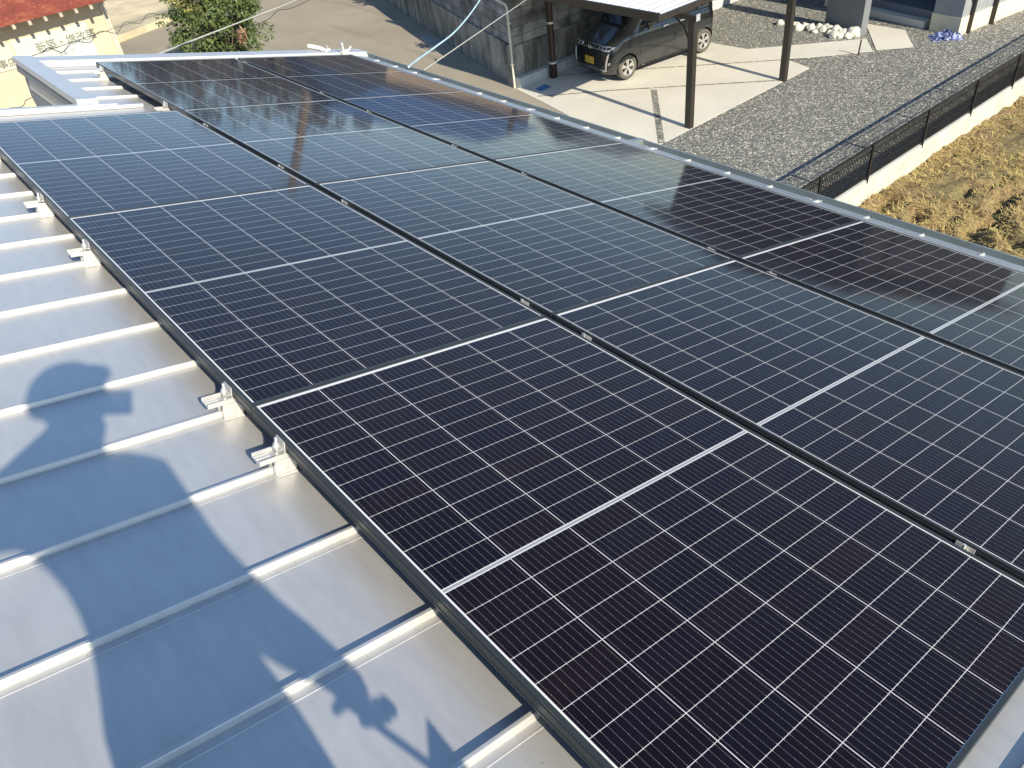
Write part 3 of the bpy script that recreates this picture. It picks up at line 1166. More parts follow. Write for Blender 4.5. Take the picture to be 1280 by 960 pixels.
for bx in (0.0, 3.31):
    m = MB()
    m.box((bx - 0.05, -0.11, cpz - 0.20), (bx + 0.05, YB - 0.05, cpz - 0.115))
    bm_ = m.build('beam', M['darkbronze'], ca, bevel=0.004)
    m = MB()
    m.box((bx - 0.055, -0.122, cpz - 0.205), (bx + 0.055, -0.111, cpz - 0.08))
    m.build('end_plate', M['trim'], bm_)
    m = MB()
    m.box((bx - 0.062, -0.075, -0.05), (bx + 0.062, 0.075, cpz - 0.201))
    m.build('post', M['darkbronze'], ca, bevel=0.006)
    m = MB()
    m.tube([(bx, 0.075, cpz - 0.62), (bx, 0.22, cpz - 0.36), (bx, 0.45, cpz - 0.205)], 0.018, 8)
    m.build('brace', M['darkbronze'], ca)
m = MB()
m.box((XA + 0.08, YA + 0.10, cpz - 0.085), (XB - 0.08, YA + 0.15, cpz - 0.047))
m.box((XA + 0.08, YB - 0.2, cpz - 0.075), (XB - 0.08, YB - 0.15, cpz + 0.03))
m.build('purlin', M['darkbronze'], ca)

# ------------------------------------------------------------------ the van
pA, pB = Vector((13.96, 12.59, 0)), Vector((16.43, 12.31, 0))
fwd = (pA - pB).normalized()
left = Vector((-fwd.y, fwd.x, 0))          # the side towards us
mid = (pA + pB) / 2
org = mid - left * 0.665 + fwd * 0.10 * 0
VM = Matrix(((fwd.x, left.x, 0, org.x), (fwd.y, left.y, 0, org.y), (0, 0, 1, 0.032), (0, 0, 0, 1)))
van = empty('van', 'dark grey kei van with yellow plate parked under the carport', 'van', M=VM)
HW = 0.7375
AXF, AXR = 1.245, -1.245


def plan(z):
    """half plan outlines: front x, rear x, half width, corner radii"""
    if z < 0.25:
        return 1.72, -1.60, 0.700
    if z < 0.40:
        return 1.795, -1.64, 0.728
    if z < 0.62:
        return 1.80, -1.65, HW
    if z < 0.78:
        return 1.785, -1.64, 0.735
    if z < 0.90:
        return 1.74, -1.63, 0.728
    return 1.66, -1.62, 0.715


def ring(xf, xr, hw, z, zf=None, n=10, rf=0.34, rr=0.20, bulge=0.09):
    """closed ring of points, rounded plan; the nose carries a slight bulge"""
    pts = []

    def corner(cx, cy, r1, r2, a0, a1):
        for k in range(n + 1):
            a = a0 + (a1 - a0) * k / n
            pts.append((cx + r1 * math.cos(a), cy + r2 * math.sin(a)))
    corner(xf - rf, hw - 0.26, rf, 0.26, 0, math.pi / 2)
    for k in range(1, 8):
        t = k / 8
        pts.append((xf - rf + (xr + rr - xf + rf) * t, hw))
    corner(xr + rr, hw - rr, rr, rr, math.pi / 2, math.pi)
    corner(xr + rr, -hw + rr, rr, rr, math.pi, 1.5 * math.pi)
    for k in range(1, 8):
        t = k / 8
        pts.append((xr + rr + (xf - rf - xr - rr) * t, -hw))
    corner(xf - rf, -hw + 0.26, rf, 0.26, 1.5 * math.pi, 2 * math.pi)
    return [(x, y, z if zf is None else zf(x)) for x, y in pts]


def hood(z0, x0=0.95, drop=0.14):
    return lambda x: z0 - (drop * ((x - x0) / 0.8) ** 1.6 if x > x0 else 0)


rings = [ring(1.66, -1.56, 0.66, 0.17), ring(1.76, -1.64, 0.715, 0.20), ring(1.79, -1.66, HW - 0.006, 0.32), ring(1.80, -1.665, HW, 0.50),
         ring(1.785, -1.66, HW + 0.001, 0.64), ring(1.765, -1.655, 0.732, 0.78), ring(1.72, -1.65, 0.722, 0.88, hood(0.88, drop=0.03)),
         ring(1.66, -1.64, 0.712, 0.96, hood(0.965, drop=0.09)), ring(1.60, -1.635, 0.700, 1.00, hood(1.0, drop=0.11)),
         # greenhouse: windscreen leans back, sides lean in a little
         ring(1.18, -1.635, 0.690, 1.02, rf=0.24, rr=0.16), ring(0.98, -1.615, 0.668, 1.22, rf=0.22, rr=0.15), ring(0.78, -1.595, 0.640, 1.42, rf=0.2, rr=0.14),
         ring(0.58, -1.57, 0.610, 1.60, rf=0.2, rr=0.14), ring(0.46, -1.55, 0.580, 1.675, rf=0.22, rr=0.16), ring(0.30, -1.50, 0.50, 1.725, rf=0.25, rr=0.2), ring(0.0, -1.30, 0.25, 1.752, rf=0.2, rr=0.2)]
mb = MB()
nr = len(rings[0])
for r_ in rings:
    mb.v += r_
for k in range(len(rings) - 1):
    for q in range(nr):
        q2 = (q + 1) % nr
        mb.f.append((k * nr + q, k * nr + q2, (k + 1) * nr + q2, (k + 1) * nr + q))
        mb.m.append(0)
mb.f.append(tuple(range(nr))[::-1])
mb.m.append(0)
mb.f.append(tuple((len(rings) - 1) * nr + q for q in range(nr)))
mb.m.append(0)
body = mb.build('body', [M['carpaint'], M['carblack']], van, smooth=42)
bvh = BVHTree.FromPolygons([v.co for v in body.data.vertices], [p.vertices for p in body.data.polygons])
# cut the wheel arches
cut = MB()
for ax in (AXF, AXR):
    for sy in (1, -1):
        cut.tube([(ax, sy * 0.42, 0.285), (ax, sy * 0.95, 0.285)], 0.325, 32, m=0)
cutter = cut.build('arch_cutter', M['carblack'], merge=False)
md = body.modifiers.new('b', 'BOOLEAN')
md.operation = 'DIFFERENCE'
md.object = cutter
md.solver = 'EXACT'
cutter.matrix_world = VM
bpy.context.view_layer.update()
ev = body.evaluated_get(bpy.context.evaluated_depsgraph_get())
nm = bpy.data.meshes.new_from_object(ev)
body.modifiers.clear()
body.data = nm
bpy.data.objects.remove(cutter)


def decal(name, quad, axis, off, mat, parent=van, nu=8, nv=4, thick=0.0):
    """quad in the (x,z) or (y,z) plane pushed onto the body skin"""
    mb = MB()
    g = []
    for i in range(nu + 1):
        row = []
        for j in range(nv + 1):
            a, b = i / nu, j / nv
            p = [quad[0][c] * (1 - a) * (1 - b) + quad[1][c] * a * (1 - b) + quad[2][c] * a * b + quad[3][c] * (1 - a) * b for c in (0, 1)]
            if axis in ('+y', '-y'):
                s = 1 if axis == '+y' else -1
                o_, d_ = Vector((p[0], s * 2, p[1])), Vector((0, -s, 0))
            elif axis == '+x':
                o_, d_ = Vector((4, p[0], p[1])), Vector((-1, 0, 0))
            elif axis == '-x':
                o_, d_ = Vector((-4, p[0], p[1])), Vector((1, 0, 0))
            h, nn, _, _ = bvh.ray_cast(o_, d_)
            if h is None:
                h, nn = o_ + d_ * 3, -d_
            row.append(h - d_ * off)
        g.append(row)
    for i in range(nu):
        for j in range(nv):
            mb.face([g[i][j], g[i + 1][j], g[i + 1][j + 1], g[i][j + 1]])
    o = mb.build(name, mat, parent, smooth=60)
    if thick:
        md = o.modifiers.new('s', 'SOLIDIFY')
        md.thickness = thick
        md.offset = 0
    return o


G_ = M['carglass']
for s in ('+y', '-y'):
    decal('side_window', [(0.60, 1.10), (-0.24, 1.085), (-0.24, 1.575), (0.42, 1.575)], s, 0.006, G_, thick=0.004)
    decal('side_window', [(-0.29, 1.085), (-1.08, 1.085), (-1.06, 1.575), (-0.29, 1.575)], s, 0.006, G_, thick=0.004)
    decal('side_window', [(-1.14, 1.10), (-1.47, 1.16), (-1.42, 1.53), (-1.12, 1.56)], s, 0.006, G_, thick=0.004)
    decal('quarter_window', [(0.84, 1.08), (0.66, 1.08), (0.56, 1.36), (0.62, 1.40)], s, 0.006, G_, thick=0.004, nu=3)
    for q in ([(0.865, 0.28), (0.857, 0.28), (0.857, 1.06), (0.865, 1.06)], [(-0.262, 0.24), (-0.270, 0.24), (-0.270, 1.58), (-0.262, 1.58)],
              [(-0.93, 0.60), (-0.938, 0.60), (-1.108, 1.04), (-1.10, 1.04)], [(0.86, 0.235), (-0.93, 0.235), (-0.93, 0.243), (0.86, 0.243)]):
        decal('door_seam', q, s, 0.0025, M['carblack'], nu=6, nv=6)
    for xh in (0.02, -0.52):
        decal('door_handle', [(xh + 0.10, 0.945), (xh - 0.10, 0.955), (xh - 0.10, 0.99), (xh + 0.10, 0.98)], s, 0.02, M['chrome'], thick=0.018, nu=4, nv=2)
    decal('sill_trim', [(0.85, 0.205), (-0.90, 0.205), (-0.90, 0.235), (0.85, 0.235)], s, 0.006, M['carblack'], nu=10, nv=1, thick=0.006)
    decal('belt_moulding', [(0.70, 1.045), (-1.45, 1.055), (-1.45, 1.075), (0.70, 1.065)], s, 0.005, M['carblack'], nu=10, nv=1, thick=0.004)
    decal('slide_rail', [(-0.95, 0.83), (-1.52, 0.83), (-1.52, 0.845), (-0.95, 0.845)], s, 0.003, M['carblack'], nu=6, nv=1)
decal('windscreen', [(-0.52, 1.09), (0.52, 1.09), (0.47, 1.60), (-0.47, 1.60)], '+x', 0.006, G_, nu=12, nv=8, thick=0.004)
decal('rear_window', [(-0.52, 1.08), (0.52, 1.08), (0.47, 1.56), (-0.47, 1.56)], '-x', 0.006, G_, nu=12, nv=8, thick=0.004)
gr = decal('grille', [(-0.54, 0.36), (0.54, 0.36), (0.60, 0.74), (-0.60, 0.74)], '+x', 0.008, M['carblack'], nu=16, nv=6, thick=0.006)
for z in (0.42, 0.47, 0.52, 0.57, 0.62):
    decal('grille_bar', [(-0.44, z), (0.44, z), (0.44, z + 0.012), (-0.44, z + 0.012)], '+x', 0.016, M['darkbronze'], gr, nu=14, nv=1, thick=0.008)
decal('chrome_strip', [(-0.64, 0.745), (0.64, 0.745), (0.64, 0.772), (-0.64, 0.772)], '+x', 0.018, M['chrome'], nu=20, nv=1, thick=0.014)
decal('chrome_strip', [(-0.62, 0.838), (0.62, 0.838), (0.62, 0.852), (-0.62, 0.852)], '+x', 0.014, M['chrome'], nu=20, nv=1, thick=0.012)
em = MB()
em.box((1.805, -0.05, 0.735), (1.826, -0.022, 0.83))
em.box((1.805, 0.022, 0.735), (1.826, 0.05, 0.83))
em.box((1.805, -0.022, 0.772), (1.824, 0.022, 0.795))
em.build('emblem', M['chrome'], van, bevel=0.004, merge=False)
for s in (1, -1):
    hl = decal('headlight', [(s * 0.30, 0.778), (s * 0.68, 0.775), (s * 0.70, 0.838), (s * 0.30, 0.832)], '+x', 0.012, M['lens'], nu=8, nv=3, thick=0.012)
    for q in (0.38, 0.50, 0.60):
        decal('projector', [(s * (q - 0.035), 0.788), (s * (q + 0.035), 0.788), (s * (q + 0.035), 0.826), (s * (q - 0.035), 0.826)], '+x', 0.022, M['carblack'], hl, nu=3, nv=3, thick=0.008)
    decal('bumper_trim', [(s * 0.535, 0.33), (s * 0.575, 0.33), (s * 0.635, 0.70), (s * 0.600, 0.70)], '+x', 0.022, M['chrome'], nu=2, nv=8, thick=0.014)
    decal('bumper_vent', [(s * 0.585, 0.36), (s * 0.66, 0.42), (s * 0.69, 0.66), (s * 0.640, 0.66)], '+x', 0.006, M['carblack'], nu=4, nv=4, thick=0.006)
    decal('tail_light', [(s * 0.55, 0.75), (s * 0.68, 0.75), (s * 0.66, 1.10), (s * 0.55, 1.10)], '-x', 0.01, M['redlens'], nu=3, nv=6, thick=0.008)
    # door mirror
    mm = MB()
    mm.box((0.60, s * 0.69, 1.06), (0.66, s * 0.74, 1.10))
    mm.box((0.57, s * 0.735, 1.05), (0.70, s * 0.90, 1.21))
    mir = mm.build('door_mirror', M['carpaint'], van, smooth=50, bevel=0.02, merge=False)
for s in (1, -1):
    decal('hood_seam', [(s * 0.56, 0.99), (s * 0.565, 0.99), (s * 0.625, 0.862), (s * 0.62, 0.862)], '+x', 0.003, M['carblack'], nu=1, nv=8)
    decal('fog_light', [(s * 0.60, 0.42), (s * 0.65, 0.44), (s * 0.66, 0.50), (s * 0.61, 0.49)], '+x', 0.012, M['lens'], nu=3, nv=3, thick=0.008)
for s in (0.16, -0.16):
    decal('wiper', [(s - 0.20, 1.115), (s + 0.20, 1.145), (s + 0.20, 1.16), (s - 0.20, 1.13)], '+x', 0.018, M['carblack'], nu=8, nv=1, thick=0.01)
decal('bumper_lip', [(-0.56, 0.285), (0.56, 0.285), (0.58, 0.315), (-0.58, 0.315)], '+x', 0.014, M['chrome'], nu=16, nv=1, thick=0.012)
pl_ = MB()
pl_.box((1.828, -0.165, 0.40), (1.838, 0.165, 0.565))
plate = pl_.build('number_plate', M['plate'], van, bevel=0.003)
tx = MB()
for (y, z, wd, ht) in ((-0.11, 0.445, 0.02, 0.07), (-0.055, 0.445, 0.038, 0.016), (-0.055, 0.49, 0.038, 0.016), (0.01, 0.445, 0.014, 0.07), (0.06, 0.445, 0.04, 0.015), (0.06, 0.478, 0.04, 0.015), (-0.06, 0.535, 0.07, 0.012), (0.04, 0.535, 0.06, 0.012)):
    tx.box((1.838, y, z), (1.8395, y + wd, z + ht))
tx.build('plate_marks', M['inkdark'], plate, merge=False)
# wheels
for ax in (AXF, AXR):
    for s in (1, -1):
        yo = s * 0.725
        wt = MB()
        prof = [(0.185, 0.0), (0.215, 0.012), (0.262, 0.014), (0.279, 0.0), (0.283, -0.03), (0.283, -0.12), (0.278, -0.150), (0.25, -0.160), (0.19, -0.150)]
        nseg = 40
        for k in range(nseg):
            a0, a1 = 2 * math.pi * k / nseg, 2 * math.pi * (k + 1) / nseg
            for (r0, d0), (r1, d1) in zip(prof, prof[1:]):
                P = lambda r, d, a: (ax + r * math.cos(a), yo + s * d, 0.285 + r * math.sin(a))
                wt.face([P(r0, d0, a0), P(r1, d1, a0), P(r1, d1, a1), P(r0, d0, a1)])
        wh = wt.build('wheel', M['rubber'], van, smooth=50)
        rm = MB()
        for k in range(nseg):
            a0, a1 = 2 * math.pi * k / nseg, 2 * math.pi * (k + 1) / nseg
            for (r0, d0), (r1, d1) in zip([(0.188, 0.008), (0.172, 0.004), (0.166, -0.03)], [(0.172, 0.004), (0.166, -0.03), (0.166, -0.12)]):
                rm.face([P(r0, d0, a0), P(r1, d1, a0), P(r1, d1, a1), P(r0, d0, a1)])
        for k in range(5):
            for dd in (-0.17, 0.17):
                a = 2 * math.pi * k / 5 + 0.3
                b = a + dd
                pts_in = [(0.035, a - 0.35), (0.035, a + 0.35)]
                w0, w1 = 0.016, 0.020
                c0 = Vector((ax + 0.03 * math.cos(a), 0, 0.285 + 0.03 * math.sin(a)))
                c1 = Vector((ax + 0.172 * math.cos(b), 0, 0.285 + 0.172 * math.sin(b)))
                d = (c1 - c0).normalized()
                t = Vector((-d.z, 0, d.x))
                y0_, y1_ = yo + s * 0.001, yo - s * 0.022
                Q = [c0 - t * w0, c0 + t * w0, c1 + t * w1, c1 - t * w1]
                f_ = [Vector((q.x, y0_, q.z)) for q in Q]
                b_ = [Vector((q.x, y1_, q.z)) for q in Q]
                rm.face(f_)
                for e in range(4):
                    g2 = (e + 1) % 4
                    rm.face([f_[e], f_[g2], b_[g2], b_[e]])
        rm.tube([(ax, yo + s * 0.006, 0.285), (ax, yo - s * 0.03, 0.285)], 0.042, 16)
        rm.build('rim', M['rim'], wh, smooth=35, merge=False)
        bk = MB()
        bk.tube([(ax, yo - s * 0.06, 0.285), (ax, yo - s * 0.075, 0.285)], 0.17, 24)
        bk.build('brake', M['carblack'], wh, smooth=35)

# ------------------------------------------------------------------ fence on its block wall
WT = 0.38
fw = empty('block_wall', 'long pale block wall carrying the black mesh fence beside the field', 'wall', (11.0, 5.1, 0))
m = MB()
x = -6.0
while x < 26:
    m.box((x, -0.06, -0.35), (x + 0.394, 0.06, WT - 0.012))
    x += 0.40
m.build('blocks', M['whitewall'], fw, bevel=0.004, merge=False)
m = MB()
m.box((-6.0, -0.057, -0.3), (26, 0.057, WT - 0.003))
m.build('mortar', M['curb'], fw)
fx = [gy(*p, 5.03).x for p in ((1026, 232), (1092, 190), (1163, 142), (1226, 98))]
fs = (fx[3] - fx[0]) / 3
fx = [fx[0] - fs] + fx + [fx[3] + fs, fx[3] + 2 * fs, fx[3] + 3 * fs, fx[3] + 4 * fs]
fc = empty('fence', 'black mesh fence with thin uprights on the pale block wall', 'fence', (11.0, 5.08, 0))
FT = 0.99
m = MB()
xx = fx[0] - 11
while xx < 13.5:
    m.box((xx, -0.004, WT + 0.05), (xx + 0.0125, 0.006, FT - 0.01))
    xx += 0.050
for z in (WT + 0.06, WT + 0.18, (WT + FT) / 2 + 0.03, FT - 0.10):
    m.box((fx[0] - 11, -0.0115, z), (13.5, -0.005, z + 0.009))
m.build('mesh_panel', M['black'], fc, merge=False)
m = MB()
m.box((fx[0] - 11, -0.022, FT - 0.035), (13.5, 0.02, FT))
m.build('top_rail', M['black'], fc, bevel=0.004)
m = MB()
m.box((fx[0] - 11, -0.016, WT + 0.03), (13.5, 0.016, WT + 0.055))
m.build('bottom_rail', M['black'], fc)
for x in fx:
    m = MB()
    m.box((x - 11 - 0.02, -0.048, WT - 0.06), (x - 11 + 0.02, -0.014, FT + 0.012))
    m.build('post', M['black'], fc, bevel=0.003)

# ------------------------------------------------------------------ neighbour's house, pier, stones, odds and ends
nb = empty('neighbour_house', 'dark house with porch and cream foundation behind the gravel', 'house', (20.55, 7.8, 0))
nb.rotation_euler = (0, 0, R(-7.5))
o = Vector((20.55, 7.8, 0))
c1 = gz(1201, 45)
m = MB()
m.prism([(0.0, 0.0), (9.5, 0.0), (9.5, 7.0), (2.6, 7.0), (2.6, 0.75), (0.0, 0.75)], 0.42, 3.0)
m.build('wall', [M['greysiding']], nb)
m = MB()
m.prism([(0.0, 0.001), (9.5, 0.001), (9.5, 7.0), (0.0, 7.0)], 3.002, 7.05)
m.build('upper_wall', M['darkwall'], nb)
m = MB()
m.prism([(-0.012, -0.012), (9.52, -0.012), (9.52, 7.02), (2.58, 7.02), (2.58, 0.77), (-0.012, 0.77)], -0.1, 0.418)
m.build('foundation', M['creambase'], nb)
m = MB()
m.face([(-0.6, -0.6, 7.05), (10.1, -0.6, 7.05), (10.1, 3.5, 7.75), (-0.6, 3.5, 7.75)])
m.face([(-0.6, 3.5, 7.75), (10.1, 3.5, 7.75), (10.1, 7.6, 7.05), (-0.6, 7.6, 7.05)])
m.face([(-0.6, -0.6, 6.90), (10.1, -0.6, 6.90), (10.1, 7.6, 6.90), (-0.6, 7.6, 6.90)])
for (a, b) in (((-0.6, -0.6), (10.1, -0.6)), ((10.1, 7.6), (-0.6, 7.6))):
    m.face([(a[0], a[1], 6.90), (b[0], b[1], 6.90), (b[0], b[1], 7.05), (a[0], a[1], 7.05)])
for x in (-0.6, 10.1):
    m.face([(x, -0.6, 6.90), (x, 7.6, 6.90), (x, 7.6, 7.05), (x, 3.5, 7.75), (x, -0.6, 7.05)])
m.build('roof', M['trim_dark'], nb)
m = MB()
m.prism([(0.28, 0.95), (2.57, 0.95), (2.57, 4.2), (0.50, 4.2)], -0.05, 0.36)
st_ = m.build('porch_floor', M['tile'], nb, bevel=0.01)
m = MB()
m.prism([(0.02, 0.95), (0.277, 0.95), (0.497, 4.2), (0.24, 4.2)], -0.05, 0.17)
m.build('porch_step', M['path'], st_, bevel=0.008)
m = MB()
m.box((2.55, 1.6, 0.42), (2.585, 2.55, 2.6))
dr = m.build('door', M['black'], nb)
m = MB()
m.box((2.50, 1.70, 1.1), (2.55, 1.73, 1.7))
m.build('handle', M['alu'], dr)
m = MB()
m.box((0.30, -0.09, 0.0), (0.37, -0.02, 1.35))
m.box((0.23, -0.15, 0.95), (0.44, -0.013, 1.30))
m.tube([(0.335, -0.12, 0.82), (0.335, -0.12, 0.95)], 0.09, 12)
m.build('meter_box', M['darkbronze'], nb, bevel=0.008, merge=False)
m = MB()
m.tube([(1.25, -0.07, -0.02), (1.25, -0.07, 6.8)], 0.045, 12)
m.build('downpipe', M['darkbronze'], nb, smooth=40)
wn = MB()
wn.box((2.2, -0.035, 1.1), (3.9, -0.002, 2.3))
wn_ = wn.build('window', M['trim'], nb)
wn = MB()
wn.box((2.27, -0.04, 1.17), (3.03, -0.036, 2.23))
wn.box((3.07, -0.04, 1.17), (3.83, -0.036, 2.23))
wn.build('pane', M['carglass'], wn_)

# garden pier wall beside the path
p1, p2 = Vector((19.86, 10.98, 0)), Vector((19.50, 9.74, 0))
d = (p2 - p1).normalized()
nn = Vector((-d.y, d.x, 0)) * 0.20
if nn.x < 0:
    nn = -nn
m = MB()
m.prism([p1[:2], p2[:2], (p2 + nn)[:2], (p1 + nn)[:2]], -0.1, 2.75)
tag(m.build('pier_wall', M['greywall'], bevel=0.006), 'tall grey rendered wall slab standing beside the stones', 'wall')


def stone(c, r, label, seed, group):
    rs = random.Random(seed)
    bm = bmesh.new()
    bmesh.ops.create_icosphere(bm, subdivisions=3, radius=1)
    sc = Vector((rs.uniform(0.85, 1.25), rs.uniform(0.8, 1.1), rs.uniform(0.65, 0.95))) * r
    for v in bm.verts:
        k = 1 + 0.30 * noise.noise(v.co * 1.4 + Vector((seed, 0, 0))) + 0.12 * noise.noise(v.co * 3.5 + Vector((0, seed, 0)))
        v.co = Vector((v.co.x * sc.x, v.co.y * sc.y, v.co.z * sc.z)) * k
    me = bpy.data.meshes.new('garden_stone')
    bm.to_mesh(me)
    bm.free()
    me.materials.append(M['stone'])
    for p in me.polygons:
        p.use_smooth = True
    ob = bpy.data.objects.new('garden_stone', me)
    COL.objects.link(ob)
    ob.location = (c[0], c[1], r * 0.45)
    ob.rotation_euler = (0, 0, rs.random() * 6)
    return tag(ob, label, 'stone', group)


stone(gz(1066, 45), 0.165, 'rounded pale boulder at the pier end of the stone edging', 5, 'white stones edging the gravel')
sp_ = [(1053, 44, .12), (1044, 42, .15), (1050, 47.5, .11), (1059, 47.5, .09), (1038, 38, .11), (1043, 47, .13), (1033, 36, .12), (1028, 39, .10), (1036, 43, .09), (1024, 37.5, .11), (1029, 34, .09),
       (1013, 38, .14), (1006, 36, .13), (1001, 37.5, .09), (997, 38, .12), (993, 34, .10), (996, 33, .08), (989, 36, .09), (975, 31, .11), (988, 28, .09), (1018, 41, .08), (1047, 37.5, .09), (1056, 40, .08)]
for k, (a, b, r_) in enumerate(sp_):
    stone(gz(a, b), r_, 'small white stone in the curved edging between carport post and grey pier', 20 + k, 'white stones edging the gravel')

m = MB()
g0 = gz(1072.5, 69.5)
m.tube([g0 + Vector((0, 0, -0.1)), g0 + Vector((0.03, 0.0, 0.36))], 0.018, 8)
tag(m.build('stake', M['darkbronze']), 'short dark stake standing in the gravel beside the path', 'stake')
# crumpled sheet
bm = bmesh.new()
bmesh.ops.create_grid(bm, x_segments=34, y_segments=22, size=1)
for v in bm.verts:
    p = v.co.copy()
    rr = p.length
    v.co = Vector((p.x * 0.36, p.y * 0.25, 0.04 + 0.10 * (1 - min(rr, 1)) + 0.10 * noise.noise(p * 3.2) + 0.07 * noise.noise(p * 7.5)))
    v.co.x += 0.07 * noise.noise(p * 4 + Vector((9, 0, 0)))
    v.co.y += 0.07 * noise.noise(p * 4 + Vector((0, 9, 0)))
    v.co.z = max(v.co.z, 0.008) if rr < 0.85 else 0.01
me = bpy.data.meshes.new('crumpled_sheet')
bm.to_mesh(me)
bm.free()
nsh = N('blue_white_patterned_sheet')
vv = nsh.coord()
ck = nsh.noise(vv, 9, 3, 0.7)
nsh.set(Base_Color=nsh.ramp(ck, [(0.40, (0.02, 0.03, 0.09)), (0.5, (0.08, 0.12, 0.32)), (0.62, (0.50, 0.52, 0.58))]), Roughness=0.55)
me.materials.append(nsh.mat)
ob = bpy.data.objects.new('crumpled_sheet', me)
COL.objects.link(ob)
ob.location = gz(1182, 47)
ob.rotation_euler = (0, 0, -0.9)
md = ob.modifiers.new('s', 'SOLIDIFY')
md.thickness = 0.006
tag(ob, 'crumpled blue and white sheet lying on the gravel by the porch', 'sheet')

# ------------------------------------------------------------------ the old shop with the painted sign
YW = 22.35
sh = empty('shop_building', 'cream stucco shop with rusty red roof and painted sign', 'building', (5.37, YW, 0))
XO = 5.37
m = MB()
m.box((-9.5, 0, -0.1), (0, 7.5, 2.78))
m.build('wall', M['stucco'], sh)
m = MB()
ez, es = 2.80, 0.30
yb0, yb1 = -0.65, 4.2
nrow = 96
xs = [-9.9 + 9.85 * k / nrow for k in range(nrow + 1)]
for k in range(nrow):
    za, zb = 0.010 * (k % 2), 0.010 * ((k + 1) % 2)
    m.face([(xs[k], yb0, ez + za), (xs[k + 1], yb0, ez + zb), (xs[k + 1], yb1, ez + zb + es * (yb1 - yb0)), (xs[k], yb1, ez + za + es * (yb1 - yb0))])
    m.face([(xs[k], yb1, ez + za + es * (yb1 - yb0)), (xs[k + 1], yb1, ez + zb + es * (yb1 - yb0)), (xs[k + 1], 2 * yb1 - yb0, ez + zb), (xs[k], 2 * yb1 - yb0, ez + za)])
rf = m.build('roof', M['rust'], sh, fixn=False)
md = rf.modifiers.new('s', 'SOLIDIFY')
md.thickness = 0.012
# gable ends
m = MB()
for x in (-9.49, -0.011):
    m.box((x, 0.001, 2.781), (x + 0.01, 7.49, 2.80))
    m.face([(x, 0.0, 2.781), (x, 7.5, 2.781), (x, 4.1, 2.78 + 1.37), (x, 3.9, 2.78 + 1.35)])
m.build('gable', M['stucco'], sh)
k = 0
x = -0.12
while x > -6.5:
    m = MB()
    m.extr([Vector((x - 0.035, -0.70, ez - 0.105)), Vector((x + 0.035, -0.70, ez - 0.105)), Vector((x + 0.035, -0.70, ez - 0.03)), Vector((x - 0.035, -0.70, ez - 0.03))], ((0, 0, 0), (0, 0.70, 0.70 * es - 0.004)))
    m.build('rafter', M['wood'], sh)
    x -= 0.36
m = MB()
for x in (-0.10, -0.045):
    m.tube([(x, -0.035, 0), (x, -0.035, 2.62)], 0.022, 8)
m.build('drain_pipe', M['creampipe'], sh, smooth=40)

# sign boards hang on the wall: things of their own, with lettering
try:
    FONT = bpy.data.fonts.load('<builtin>')
except Exception:
    FONT = None


def lettering(name, text, size, loc, mat, parent, wd=1.0, ext=0.003):
    cu = bpy.data.curves.new(name, 'FONT')
    cu.body = text
    cu.size = size
    cu.extrude = ext
    cu.resolution_u = 3
    to = bpy.data.objects.new(name, cu)
    COL.objects.link(to)
    bpy.context.view_layer.update()
    me = bpy.data.meshes.new_from_object(to.evaluated_get(bpy.context.evaluated_depsgraph_get()))
    bpy.data.objects.remove(to)
    bpy.data.curves.remove(cu)
    for v in me.vertices:
        x, y, z = v.co
        v.co = (x * wd, -z - ext, y)
    me.materials.clear()
    me.materials.append(mat)
    for p in me.polygons:
        p.material_index = 0
    ob = bpy.data.objects.new(name, me)
    COL.objects.link(ob)
    ob.parent = parent
    ob.location = loc
    return ob


sg = empty('sign_board', 'large faded white sign with green characters on the cream wall', 'sign', (2.97, YW - 0.03, 1.40))
m = MB()
m.box((0, 0, 0), (1.80, 0.025, 0.95))
m.build('board', M['signwhite'], sg, bevel=0.003)
lettering('lettering', '新築・増改築', 0.262, (0.47, -0.002, 0.56), M['ink'], sg, 0.93)
lettering('small_lettering', '設計・施工・修理一式', 0.10, (0.30, -0.002, 0.36), M['inkblue'], sg, 1.0)
lettering('small_lettering', '見積無料', 0.10, (0.66, -0.002, 0.20), M['inkblue'], sg, 1.0)
sg2 = empty('sign_board', 'faded cream sign panel with dark characters left of the white sign', 'sign', (1.25, YW - 0.03, 1.76))
m = MB()
m.box((0, 0, 0), (1.69, 0.025, 0.57))
m.build('board', M['signcream'], sg2, bevel=0.003)
lettering('lettering', '工事店', 0.21, (1.02, -0.002, 0.08), M['inkdark'], sg2, 1.05)


# ------------------------------------------------------------------ cables
def cable(name, label, pts, r, mat, sag=0.0, n=24):
    pts = [Vector(p) for p in pts]
    out = []
    if len(pts) == 2:
        a, b = pts
        for k in range(n + 1):
            t = k / n
            p = a.lerp(b, t)
            p.z -= sag * 4 * t * (1 - t)
            out.append(p)
    else:
        for i in range(len(pts) - 1):
            p0 = pts[max(i - 1, 0)]
            p1, p2 = pts[i], pts[i + 1]
            p3 = pts[min(i + 2, len(pts) - 1)]
            for k in range(10):
                t = k / 10
                out.append(0.5 * ((2 * p1) + (p2 - p0) * t + (2 * p0 - 5 * p1 + 4 * p2 - p3) * t * t + (-p0 + 3 * p1 - 3 * p2 + p3) * t ** 3))
        out.append(pts[-1])
    m = MB()
    m.tube(out, r, 6)
    return tag(m.build(name, mat, smooth=60), label, 'cable')


